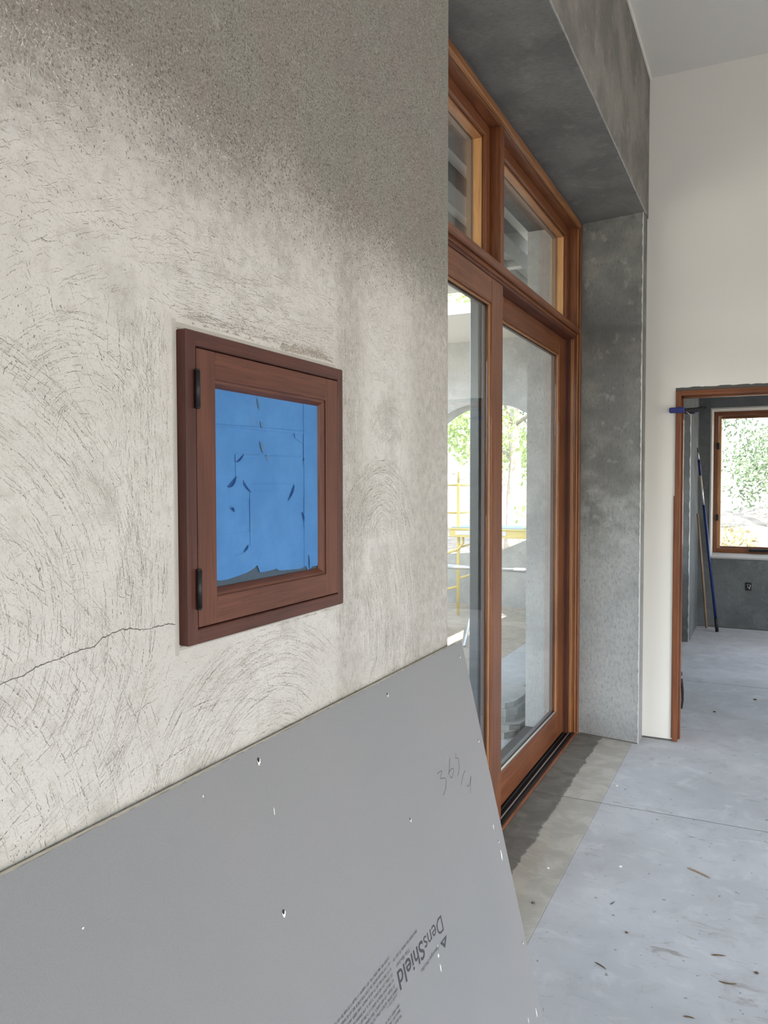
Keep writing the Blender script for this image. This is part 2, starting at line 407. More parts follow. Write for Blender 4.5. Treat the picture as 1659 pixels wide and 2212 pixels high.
# ------------------------------------------------------------------ setting
def build_shell():
    # near wall with rounded corner
    poly = [(XW, YB)]+[(XW-RB+RB*math.cos(a), YC+RB*math.sin(a)) for a in [PI/2*i/14 for i in range(15)]]+[(XO, YR), (XO, YB)]
    m = MB().prism(poly, 'z', -0.02, ZC+0.15)
    wl = struct(m.build('wall_left', M['plaster'], smooth=False), 'rough trowelled plaster wall with upper coat partly darkened as shade, holding the small cabinet')
    for f in wl.data.polygons:
        if abs(f.normal.z) < 0.5: f.use_smooth = True
    try: wl.data.shade_auto_smooth
    except Exception: pass
    # marks on it: crack, plaster stop around the cabinet, crumbled ridge above the cabinet
    ck = [(0.40, 1.306), (0.4927, 1.3135), (0.5075, 1.3153), (0.5151, 1.3149), (0.5324, 1.321), (0.5571, 1.3236), (0.5832, 1.3269), (0.6071, 1.3281), (0.6187, 1.3348), (0.6446, 1.3394), (0.6612, 1.3375), (0.6804, 1.3327), (0.7006, 1.3332), (0.7216, 1.333), (0.7336, 1.3304)]
    pts = []
    for i in range(len(ck)-1):
        n = max(2, int(abs(ck[i+1][0]-ck[i][0])/0.003))
        for k in range(n):
            t = k/n; pts.append((ck[i][0]+(ck[i+1][0]-ck[i][0])*t+random.uniform(-.0004, .0004), ck[i][1]+(ck[i+1][1]-ck[i][1])*t+random.uniform(-.0008, .0008)))
    pts.append(ck[-1])
    m = MB(); vs = []
    for i, (y, z) in enumerate(pts):
        w = random.uniform(0.00025, 0.0006); vs += [(XW+0.0004, y, z-w), (XW+0.0004, y, z+w)]
    m.add(vs, [(2*i, 2*i+2, 2*i+3, 2*i+1) for i in range(len(pts)-1)])
    m.build('crack', M['crack'], wl)
    for d in ((0.7335, 0.7405, 1.292, 1.699), (0.7405, 1.127, 1.6878, 1.6955), (0.7405, 1.127, 1.297, 1.3022)):
        box('plaster_stop', (XW-0.002, XW+0.0012, d[0], d[1], d[2], d[3]), M['stop'], wl, 0.0012)
    # crumbled ridge
    def ridge(name, ya, yb, zf, wid, amp, seed):
        r = random.Random(seed); m = MB(); nu, nv = 170, 7; vs = []; lw = .5
        for i in range(nu+1):
            t = i/nu; y = ya+(yb-ya)*t; lw = min(1, max(.12, lw+r.gauss(0, .12))); w = wid*lw*(.35+.65*min(1, t*1.8))*min(1, (1-t)*9+.1)
            for j in range(nv+1):
                s = j/nv; hgt = amp*math.sin(PI*s)*r.random()*lw
                vs.append((XW-0.0003+hgt*(1 if 0 < j < nv else 0), y+r.uniform(-.001, .001), zf(t)+(s-.1)*w+r.uniform(-.0009, .0009)))
        fs = [(i*(nv+1)+j, (i+1)*(nv+1)+j, (i+1)*(nv+1)+j+1, i*(nv+1)+j+1) for i in range(nu) for j in range(nv) if r.random() < .93]
        m.add(vs, fs); return m.build(name, M['ridge'], wl)
    ridge('crumbled_ridge', 0.77, 1.118, lambda t: 1.6975+.002*math.sin(9*t), 0.017, 0.0022, 3)
    ridge('crumbled_ridge', 0.86, 1.125, lambda t: 1.292+0.002*t, 0.004, 0.0010, 5)
    # header above the recess, its soffit, pier at the far end
    m = MB()
    m.box(XO, XW, YR-0.05, YF+0.2, ZS, ZC+0.15)
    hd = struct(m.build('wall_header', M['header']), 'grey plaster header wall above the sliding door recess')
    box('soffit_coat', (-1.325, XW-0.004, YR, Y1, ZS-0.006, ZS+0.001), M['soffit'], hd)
    pr = struct(MB().prism([(-1.165, Y1), (-0.99, Y1), (-0.648, 4.645), (-0.648, YF+.002), (-1.165, YF+.002)], 'z', -.02, ZS).build('wall_pier', M['reveal_x']), 'grey plaster pier at far end of the door recess')
    struct(box('wall_pier_outer', (XO, -1.165, Y1, YF+0.002, -0.2, ZS), M['outside']), 'pale outer reveal of the thick wall seen through the glass')
    # metal corner beads with their ragged, half plastered edges
    def bead(name, p0, p1, ax1, ax2, parent, seed, w=0.006):
        r = random.Random(seed); p0, p1 = Vector(p0), Vector(p1); n = 150; vs = []
        for i in range(n+1):
            p = p0.lerp(p1, i/n); a = w*(0.45+r.random()*0.8); b = w*(0.3+r.random()*0.5)
            vs += [p+Vector(ax1)*a-Vector(ax2)*0.0008, p-Vector(ax2)*0.0014-Vector(ax1)*0.0014, p+Vector(ax2)*b-Vector(ax1)*0.0008]
        fs = []
        for i in range(n): fs += [(3*i, 3*i+3, 3*i+4, 3*i+1), (3*i+1, 3*i+4, 3*i+5, 3*i+2)]
        return MB().add(vs, fs).build(name, M['bead'], parent)
    bead('corner_bead', (-.648, 4.645, 0.0), (-.648, 4.645, ZS), (-1, 0, 0), (0, 1, 0), pr, 1)
    bead('corner_bead', (XW, YR, ZS), (XW, Y1, ZS), (-1, 0, 0), (0, 0, 1), hd, 2)
    # white wall with doorway
    m = MB(); xa, xb, zt = -0.481, 0.46, 2.045; yb = YF+0.15
    m.box(XW-0.01, xa, YF, yb, -0.02, ZC+0.1).box(xb, XE+0.2, YF, yb, -0.02, ZC+0.1).box(xa, xb, YF, yb, zt, ZC+0.1)
    wf = struct(m.build('wall_front', M['white']), 'smooth white painted wall with the doorway')
    r = random.Random(4); vs = []; n = 60                    # ragged gap of dark filler over the jamb head
    for i in range(n+1):
        x = xa+(xb-xa)*i/n; vs += [(x, YF-0.0015, zt-0.016), (x, YF-0.0015, zt+0.004+r.random()*0.005)]
    MB().add(vs, [(2*i, 2*i+2, 2*i+3, 2*i+1) for i in range(n)]).build('filler_gap', M['joint'], wf)
    box('floor_gap', (-.648, xa, YF-.003, YF+.001, 0.0, .009), M['joint'], wf)
    MB().prism([(-.995, Y1-.0005), (-.648, 4.6445), (-.648, 4.648), (-.995, Y1+.002)], 'z', 0.0, .006).build('floor_gap', M['joint'], pr)
    # ceiling
    ce = struct(box('ceiling', (XO, XE+0.2, YB-0.1, YF+0.15, ZC, ZC+0.12), M['ceil']), 'flat white ceiling')
    bt = MB().box(XW, XW+0.012, YB, YF, ZC-0.012, ZC, c=0.002).build('trim_1', M['white']); struct(bt, 'thin white stop bead between ceiling and grey wall')
    # opposite wall and wall behind, with their large window openings (head 2.3 m)
    m = MB(); z0, z1 = 0.05, 2.3
    m.box(XE, XE+0.2, YB-0.2, YF+0.1, z1, ZC+0.1).box(XE, XE+0.2, YB-0.2, YF+0.1, -0.1, z0)
    m.box(XE, XE+0.2, YB-0.2, -2.1, z0, z1).box(XE, XE+0.2, 3.3, YF+0.1, z0, z1)
    for y in (-0.3, 1.5): m.box(XE+0.03, XE+0.15, y-0.05, y+0.05, z0, z1)
    struct(m.build('wall_right', M['white']), 'white wall with wide windows on the far side of the room')
    m = MB(); m.box(XW-0.1, XE+0.2, YB-0.2, YB, z1, ZC+0.1).box(XW-0.1, XE+0.2, YB-0.2, YB, -0.1, z0)
    m.box(XW-0.1, 1.2, YB-0.2, YB, z0, z1).box(3.4, XE+0.2, YB-0.2, YB, z0, z1).box(2.05, 2.15, YB-0.15, YB-0.03, z0, z1)
    struct(m.build('wall_back', M['white']), 'white wall with wide windows behind the camera')
    # unseen eaves added to keep the sun off those windows
    struct(MB().box(XE+0.2, XE+1.8, YB-1.7, YF+0.5, 2.95, 3.05).box(XO, XE+1.8, YB-1.7, YB-0.2, 2.95, 3.05).build('trim_added_eave', M['beam']), 'unseen added eave blocking sun outside the windows')
    # floor: base and cast slabs with open joints
    fl = struct(box('floor', (-1.33, XE+0.2, YB-0.2, 9.3, -0.16, -0.0015), M['joint']), 'pale troweled concrete floor with saw cut joints')
    g = 0.0038
    yj = [YB-0.2, 0.95, 3.707, 6.33, 9.3]; xj = [-0.683, 1.15, XE+0.2]
    for i in range(len(yj)-1):
        for k in range(len(xj)-1):
            if i >= 2 and k == 1 and i == 3: pass
            box('slab', (xj[k]+0.0003, xj[k+1]-0.0003, yj[i]+g, yj[i+1]-g, -0.012, 0.0), M['floor'], fl, 0.0012)
    for i in range(3):
        box('slab', (-1.16, xj[0]-0.0003, (YR-0.1 if i == 0 else yj[i]+g) if i != 0 else 0.96, yj[i+1]-g if i < 2 else Y1+0.01, -0.012, 0.0), M['floor'], fl, 0.0012) if i in (1, 2) else None
    box('slab', (-1.33, xj[0]-.0003, 4.95, 7.875, -.012, 0.0), M['floor'], fl, .0012)
    return wl
WALL = build_shell()

def build_trowel_marks():
    """grooves, burrs and crumbs left by the trowel: too many to count, so three meshes, the grooves flat and dark as their shade"""
    r = random.Random(31)
    # (centre y, centre z, inner radius, outer radius, start angle, end angle, how many drags, mean length)
    arcs = [(0.93, 1.03, .07, .28, .85, 2.75, 900, .035), (1.30, 1.40, .01, .15, .2, 3.0, 1300, .022), (1.08, 1.22, .15, .40, -.35, .6, 1500, .04), (1.34, 1.56, .02, .10, .5, 2.7, 300, .018),
            (0.40, 1.36, .06, .30, -.7, 1.35, 950, .03), (0.30, 1.10, .10, .42, .1, 1.4, 600, .03), (0.60, 1.55, .02, .13, .4, 2.6, 200, .02),
            (0.85, 1.20, .55, .74, .7, 2.2, 520, .03), (1.02, 1.84, .01, .09, -.3, 3.3, 220, .02), (0.62, 1.90, .02, .12, .2, 3.4, 240, .02),
            (0.80, 0.70, .30, .62, .6, 2.4, 420, .04), (1.30, 1.75, .05, .20, 1.2, 3.2, 260, .02), (1.2, 0.9, .05, .30, .5, 2.6, 200, .03)]
    drags = []
    for (cy, cz, r0, r1, a0, a1, n, ml) in arcs:
        for k in range(n):
            drags.append((cy, cz, math.sqrt(r.uniform(r0*r0, r1*r1)), r.uniform(a0, a1), ml))
    for k in range(42):                                   # smaller overlapping sweeps everywhere else
        py, pz = r.uniform(.25, 1.6), r.uniform(.9, 2.1); a = r.uniform(0, 2*PI); R = r.uniform(.15, .6); cy, cz = py+R*math.cos(a), pz+R*math.sin(a)
        for q in range(75): drags.append((cy, cz, R+r.gauss(0, .035), a+PI+r.gauss(0, .09/R), .02))
    straight = []
    for k in range(900): straight.append((r.gauss(1.165, .03), r.uniform(1.25, 1.75), PI/2+r.gauss(0, .06), .03))
    for k in range(900): straight.append((r.uniform(1.42, 1.63), r.uniform(.9, 2.1), PI/2+r.gauss(0, .12), .025))
    for k in range(620): straight.append((r.gauss(.69, .03), r.uniform(1.36, 1.70), PI/2+r.gauss(0, .07), .02))
    for k in range(520): straight.append((r.uniform(.74, 1.12), 1.71+abs(r.gauss(0, .05)), r.gauss(0, .10), .025))
    for k in range(320): straight.append((r.uniform(.76, 1.12), 1.704+abs(r.gauss(0, .006)), r.gauss(0, .10), .02))
    for k in range(2800): straight.append((r.uniform(.3, 1.6), r.gauss(1.82, .07), r.gauss(-.15, .4), .015))
    for k in range(600): straight.append((r.uniform(.2, 1.6), r.uniform(.85, 1.9), r.uniform(0, PI), .010))
    gv, gf, bv, bf = [], [], [], []
    Y_MAX = YC-0.002
    def cab(y, z): return .728 < y < 1.136 and 1.288 < z < 1.702
    def stroke(pts, w):
        n = len(pts)
        if any(p[0] > Y_MAX or p[0] < .1 or p[1] > 1.95 or cab(*p) for p in pts): return
        nx, nz = -(pts[-1][1]-pts[0][1]), pts[-1][0]-pts[0][0]; L = math.hypot(nx, nz)
        if L < 1e-6: return
        nx /= L; nz /= L
        if nz > 0: nx, nz = -nx, -nz                       # the burr sits on the lower side of its groove
        g0, b0 = len(gv), len(bv); fl = r.random()
        for i, (y, z) in enumerate(pts):
            t = i/(n-1); ww = w*(.25+.75*math.sin(PI*min(1, max(0, t*.9+.05))))*r.uniform(.35, 1.35)
            gv.append((XW+.00012, y, z)); gv.append((XW+.00012, y+nx*ww, z+nz*ww))
            h = w*r.uniform(.15, .75)*fl
            bv.append((XW, y+nx*ww, z+nz*ww)); bv.append((XW+h, y+nx*ww*1.5, z+nz*ww*1.5)); bv.append((XW, y+nx*ww*2.4, z+nz*ww*2.4))
        for i in range(n-1):
            if r.random() < .74: gf.append((g0+2*i, g0+2*i+2, g0+2*i+3, g0+2*i+1))
            bf.append((b0+3*i, b0+3*i+3, b0+3*i+4, b0+3*i+1)); bf.append((b0+3*i+1, b0+3*i+4, b0+3*i+5, b0+3*i+2))
    def wid(): return .00028+.00034*r.random()**2+(.0006*r.random() if r.random() < .07 else 0)
    for cy, cz, R, a, ml in drags:
        l = ml*math.exp(r.gauss(-.25, .55)); n = max(3, int(l/.0017)); da = l/max(R, .02); ro = 0
        pts = []
        for i in range(n):
            ro = ro*.82+r.gauss(0, .00042); th = a+da*(i/(n-1)-.5); pts.append((cy+(R+ro)*math.cos(th), cz+(R+ro)*math.sin(th)))
        stroke(pts, wid())
    for y, z, a, ml in straight:
        l = ml*math.exp(r.gauss(-.25, .5)); n = max(3, int(l/.0017)); o = 0; pts = []; cv = r.gauss(0, 4.0)
        for i in range(n):
            t = l*(i/(n-1)-.5); o = o*.82+r.gauss(0, .00042); q = o+cv*t*t; pts.append((y+t*math.cos(a)-q*math.sin(a), z+t*math.sin(a)+q*math.cos(a)))
        stroke(pts, wid())
    # pits
    cl = [(r.uniform(.3, 1.6), r.uniform(.9, 1.95), r.uniform(.02, .09)) for k in range(70)]+[(.64, 1.66, .06), (.62, 1.60, .05), (.55, 1.80, .07), (.80, 1.83, .07)]
    for k in range(5200):
        c = r.choice(cl); y, z = (r.gauss(c[0], c[2]), r.gauss(c[1], c[2])) if r.random() < .75 else (r.uniform(.2, 1.62), r.uniform(.8, 2.0))
        if cab(y, z) or y > Y_MAX or y < .1: continue
        s = .0003+.0006*r.random()**2; n = len(gv); a = r.uniform(0, PI); e = r.uniform(1, 2.2)
        for q in range(5):
            t = a+2*PI*q/5; gv.append((XW+.00013, y+s*math.cos(t)*r.uniform(.6, 1.3), z+s*e*math.sin(t)*r.uniform(.6, 1.3)))
        gf.append(tuple(range(n, n+5)))
    # crumbs of the rough upper coat
    cv_, cf, ci = [], [], []
    k = 0
    while k < 75000:
        y, z = r.uniform(.3, Y_MAX), 1.78+1.0*r.random()
        if r.random() > min(1, max(0, (z-1.85)/.14)): k += 1; continue
        k += 1
        sy, sz, h = r.uniform(.0005, .0014), r.uniform(.0008, .0026), r.uniform(.0006, .0016); n = len(cv_); a = r.gauss(.55, .35); ca, sa = math.cos(a), math.sin(a)
        for dy, dz in ((-sy, -sz*.4), (0, -sz), (sy, -sz*.2), (sy*.5, sz), (-sy*.6, sz*.8)):
            dy *= r.uniform(.7, 1.3); dz *= r.uniform(.7, 1.3); cv_.append((XW-.0001, y+dy*ca-dz*sa, z+dy*sa+dz*ca))
        cv_.append((XW+h, y+r.uniform(-.3, .3)*sy, z+r.uniform(-.3, .3)*sz)); m = 0 if r.random() < .5 else (1 if r.random() < .55 or z < 1.93 else 2)
        for q in range(5): cf.append((n+q, n+(q+1) % 5, n+5)); ci.append(m)
    for k in range(26000):                                # sand grains dragged over the finished coat
        y, z = r.uniform(.3, Y_MAX), r.uniform(.85, 1.98)
        if cab(y, z): continue
        s = r.uniform(.0004, .0011); n = len(bv); a = r.uniform(0, PI); ca, sa = math.cos(a), math.sin(a); e = r.uniform(1, 2.6)
        for q in range(4):
            t = 2*PI*q/4; dy, dz = s*e*math.cos(t), s*math.sin(t); bv.append((XW-.0001, y+dy*ca-dz*sa, z+dy*sa+dz*ca))
        bv.append((XW+s*r.uniform(.25, .75), y, z)); bf += [(n, n+1, n+4), (n+1, n+2, n+4), (n+2, n+3, n+4), (n+3, n, n+4)]
    for name, vv, ff, mats in (('trowel_groove_shade', gv, gf, M['groove']), ('trowel_burrs', bv, bf, M['burr']), ('plaster_crumbs', cv_, cf, [M['crumb'], M['crumb_pale'], M['crumb_dark']])):
        me = bpy.data.meshes.new(name); me.from_pydata(vv, [], ff)
        o = link(name, me, mats, WALL); o['kind'] = 'stuff'
        if name == 'plaster_crumbs':
            for p, q in zip(me.polygons, ci): p.material_index = q
build_trowel_marks()


def build_back_room():
    xl, yb, yw = -0.651, 8.83, 9.2; zc = 2.75
    # left wall stub with pier edge and the recess before it
    m = MB(); m.box(xl-0.7, xl, 7.88, yb+0.02, -0.02, zc).box(xl-0.7, xl, YF+0.15, 5.3, -0.02, zc).box(xl-0.7, xl, 5.3, 7.88, 2.2, zc).box(xl-0.7, xl-0.35, 5.3, 7.88, -0.02, 0.75)
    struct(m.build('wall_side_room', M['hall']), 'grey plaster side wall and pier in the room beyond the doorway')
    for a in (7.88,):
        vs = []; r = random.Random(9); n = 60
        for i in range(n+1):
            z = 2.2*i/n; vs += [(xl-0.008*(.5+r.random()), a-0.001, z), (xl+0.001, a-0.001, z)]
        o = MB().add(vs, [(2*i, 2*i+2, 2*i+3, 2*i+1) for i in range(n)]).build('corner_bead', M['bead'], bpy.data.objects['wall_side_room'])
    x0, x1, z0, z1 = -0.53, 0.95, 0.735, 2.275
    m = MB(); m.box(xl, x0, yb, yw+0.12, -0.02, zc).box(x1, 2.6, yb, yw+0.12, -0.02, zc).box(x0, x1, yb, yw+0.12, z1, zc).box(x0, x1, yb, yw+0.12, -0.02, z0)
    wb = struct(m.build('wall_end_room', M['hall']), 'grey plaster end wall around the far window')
    m = MB(); e = 0.012
    m.box(x0-e, x0+.002, yb-0.003, yw-.021, z0+.004, z1+e).box(x0+.002, x1, yb-0.003, yw-.021, z1-.002, z1+e)
    m.build('plaster_return', M['stop'], wb)
    # sloping pale sill
    MB().prism([(yb-0.012, z0-0.012), (yb-0.012, z0-0.002), (yw, z0+0.022), (yw, z0-0.012)], 'x', x0, x1).build('window_sill', M['stop'], wb)
    box('joint_line', (xl, 2.6, yb-0.004, yb, 0.0, 0.012), M['joint'], wb)
    mr = MB().box(2.6, 2.8, YF+0.15, 6.3, -.02, zc).box(2.6, 2.8, 8.1, yw+.12, -.02, zc).box(2.6, 2.8, 6.3, 8.1, -.02, .5).box(2.6, 2.8, 6.3, 8.1, 2.1, zc)  # opening added out of view to brighten this room
    struct(mr.build('wall_right_room', M['hall']), 'grey plaster wall with an opening added to light the far room from the right')
    struct(box('ceiling_room', (xl-0.7, 2.8, YF+0.15, yw+1.9, zc, zc+0.1), M['ceil']), 'white ceiling of the far room and an added sun-blocking eave')  # overhang added to keep sun out of the far window
    # window
    w = struct(empty('window_1', (0.2, yw, 0.76)), 'stained wood casement window in the far room')
    fx0, fx1, fz0, fz1 = x0, x1, 0.757, z1
    fw = 0.045
    for d in ((fx0, fx0+fw, fz0, fz1, 'z'), (fx1-fw, fx1, fz0, fz1, 'z')): box('frame_stile', (d[0], d[1], yw-0.02, yw+0.10, d[2], d[3]), M['fir_z'], w, 0.003)
    for d in ((fx0+fw, fx1-fw, fz0, fz0+fw), (fx0+fw, fx1-fw, fz1-fw, fz1)): box('frame_rail', (d[0], d[1], yw-0.02, yw+0.10, d[2], d[3]), M['fir_x'], w, 0.003)
    sx0, sx1, sz0, sz1 = fx0+fw+.002, fx1-fw-.002, fz0+fw+.002, fz1-fw-.002; sw = 0.028
    for a, b in ((sx0, sx0+sw), (sx1-sw, sx1)): box('sash_stile', (a, b, yw+0.025, yw+0.075, sz0, sz1), M['fir_pale_z'], w, 0.003)
    for a, b in ((sz0, sz0+sw*.7), (sz1-sw, sz1)): box('sash_rail', (sx0+sw, sx1-sw, yw+0.025, yw+0.075, a, b), M['fir_x'], w, 0.003)
    box('pane', (sx0+sw-.004, sx1-sw+.004, yw+0.048, yw+0.054, sz0+sw*.7-.004, sz1-sw+.004), M['glass'], w)
    for z in (1.905, 1.135):
        box('latch', (fx0+fw-.012, fx0+fw+.016, yw-0.04, yw-0.015, z-.035, z+.035), M['blackmetal'], w, 0.004)
    box('crank', (-0.17, 0.02, yw-0.05, yw-0.02, fz0+.02, fz0+.05), M['blackmetal'], w, 0.006)
    # outlet
    o = empty('outlet_box', (-0.162, yb, 0.405)); tag(o, 'black uncovered electrical outlet box on grey wall below the far window', 'outlet')
    m = MB(); a, b, c, d = -0.191, -0.134, 0.403, 0.485
    m.box(a, a+.006, yb-.004, yb+.02, c, d).box(b-.006, b, yb-.004, yb+.02, c, d).box(a, b, yb-.004, yb+.02, c, c+.006).box(a, b, yb-.004, yb+.02, d-.006, d)
    m.build('box_rim', M['black'], o)
    box('box_back', (a, b, yb-.002, yb+.001, c, d), M['black'], o)
    MB().path([(-.18, yb-.006, .46), (-.165, yb-.014, .472), (-.17, yb-.012, .44), (-.158, yb-.01, .425)], .0022, 6).build('wire', M['steel'], o)
    MB().path([(-.15, yb-.006, .465), (-.142, yb-.014, .45), (-.155, yb-.012, .435), (-.145, yb-.01, .42)], .0022, 6).build('wire', M['gypwhite'], o)
    # extension pole: base on the floor, tip against the side wall
    A, B = Vector((-0.4381, 8.552, 0.004)), Vector((-0.636, 8.434, 1.862)); L = lambda t: A.lerp(B, t)
    p = empty('extension_pole', A); tag(p, 'dark blue telescopic extension pole leaning in the corner beside the far window', 'pole')
    MB().tube(L(0), L(.075), .017, .016, 14).build('grip_end', M['black'], p, True)
    MB().tube(L(.07), L(.69), .0135, .0135, 14).build('outer_tube', M['bluepole'], p, True)
    MB().tube(L(.69), L(.80), .0105, .0105, 12).build('inner_tube', M['steel'], p, True)
    MB().tube(L(.775), L(.855), .0112, .0112, 12).build('label', M['label'], p, True)
    MB().tube(L(.85), L(.935), .0125, .0125, 12).build('collar', M['bluepole'], p, True)
    MB().tube(L(.935), L(.975), .009, .007, 12).build('ferrule', M['steel'], p, True)
    MB().tube(L(.975), L(1), .006, .004, 10).build('threaded_tip', M['black'], p, True)
    A, B = Vector((-0.5493, 8.725, 0.004)), Vector((-0.640, 8.608, 1.192))
    tag(MB().path([A, A.lerp(B, .33)+Vector((.004, 0, 0)), A.lerp(B, .66)+Vector((.003, 0, 0)), B], [.0105, .011, .0105, .0105], 12).build('broom_stick', M['stick'], None, True), 'short bare wooden stick leaning in the corner left of the blue pole', 'stick')
build_back_room()

def build_doorway():
    d = struct(empty('door_2', (0.0, YF, 0.0)), 'bare reddish wood jamb lining the doorway in the white wall')
    xa, xb, zt = -0.48, 0.459, 2.032; t = 0.028; y0, y1 = YF-0.012, YF+0.165
    box('jamb', (xa, xa+t, y0, y1, 0.0, zt), M['fir_z'], d, 0.002)
    box('jamb', (xb-t, xb, y0, y1, 0.0, zt), M['fir_z'], d, 0.002)
    box('head', (xa+t, xb-t, y0, y1, zt-t, zt), M['fir_x'], d, 0.002)
    for dd in ((xa+t, xa+t+.010, y0+.06, y0+.10, 0.0, zt-t, 'z'), (xb-t-.010, xb-t, y0+.06, y0+.10, 0, zt-t, 'z'), (xa+t, xb-t, y0+.06, y0+.10, zt-t-.010, zt-t, 'x')):
        box('stop', dd[:6], M['fir_'+dd[6]], d, 0.001)
    box('shim', (xa-.006, xa, y0+.003, y1-.02, 0.02, 1.43), M['fir_z'], d)
    for z in (1.02, 0.97): box('hinge_leaf', (xa+t, xa+t+.004, y1-.03, y1+.002, z-.012, z+.012), M['blackmetal'], d)
    # clamp on the jamb
    c = empty('bar_clamp', (-0.47, YF-0.02, 1.915)); tag(c, 'blue and black squeeze clamp fixed across the doorway jamb near its head', 'clamp')
    MB().box(-.512, -.428, YF-.05, YF-.0125, 1.905, 1.935, c=.005).build('jaw_pad', M['bluepad'], c)
    MB().box(-.432, -.418, YF-.042, YF+.22, 1.908, 1.930, c=.002).build('bar', M['blackmetal'], c)
    MB().box(-.452, -.385, YF+.166, YF+.215, 1.915, 1.945, c=.006).build('sliding_jaw', M['bluepad'], c)
    MB().path([(-.42, YF+.17, 1.922), (-.38, YF+.18, 1.932), (-.33, YF+.185, 1.948)], [.012, .011, .008], 8).build('trigger', M['black'], c)
    MB().path([(-.43, YF-.02, 1.918), (-.38, YF+.02, 1.925), (-.336, YF+.03, 1.935)], [.012, .011, .007], 8).build('handle', M['black'], c)
    c = empty('spring_clamp', (-0.452, YF+.17, 0.15)); tag(c, 'small black clamp hanging low on the far edge of the doorway jamb', 'clamp')
    MB().path([(-.447, YF+.172, .33), (-.441, YF+.175, .26), (-.440, YF+.175, .20), (-.444, YF+.172, .15)], [.007, .008, .007, .005], 8).build('handle', M['black'], c)
    MB().box(-.453, -.443, YF+.14, YF+.18, .352, .372, c=.003).build('jaw', M['black'], c)
build_doorway()

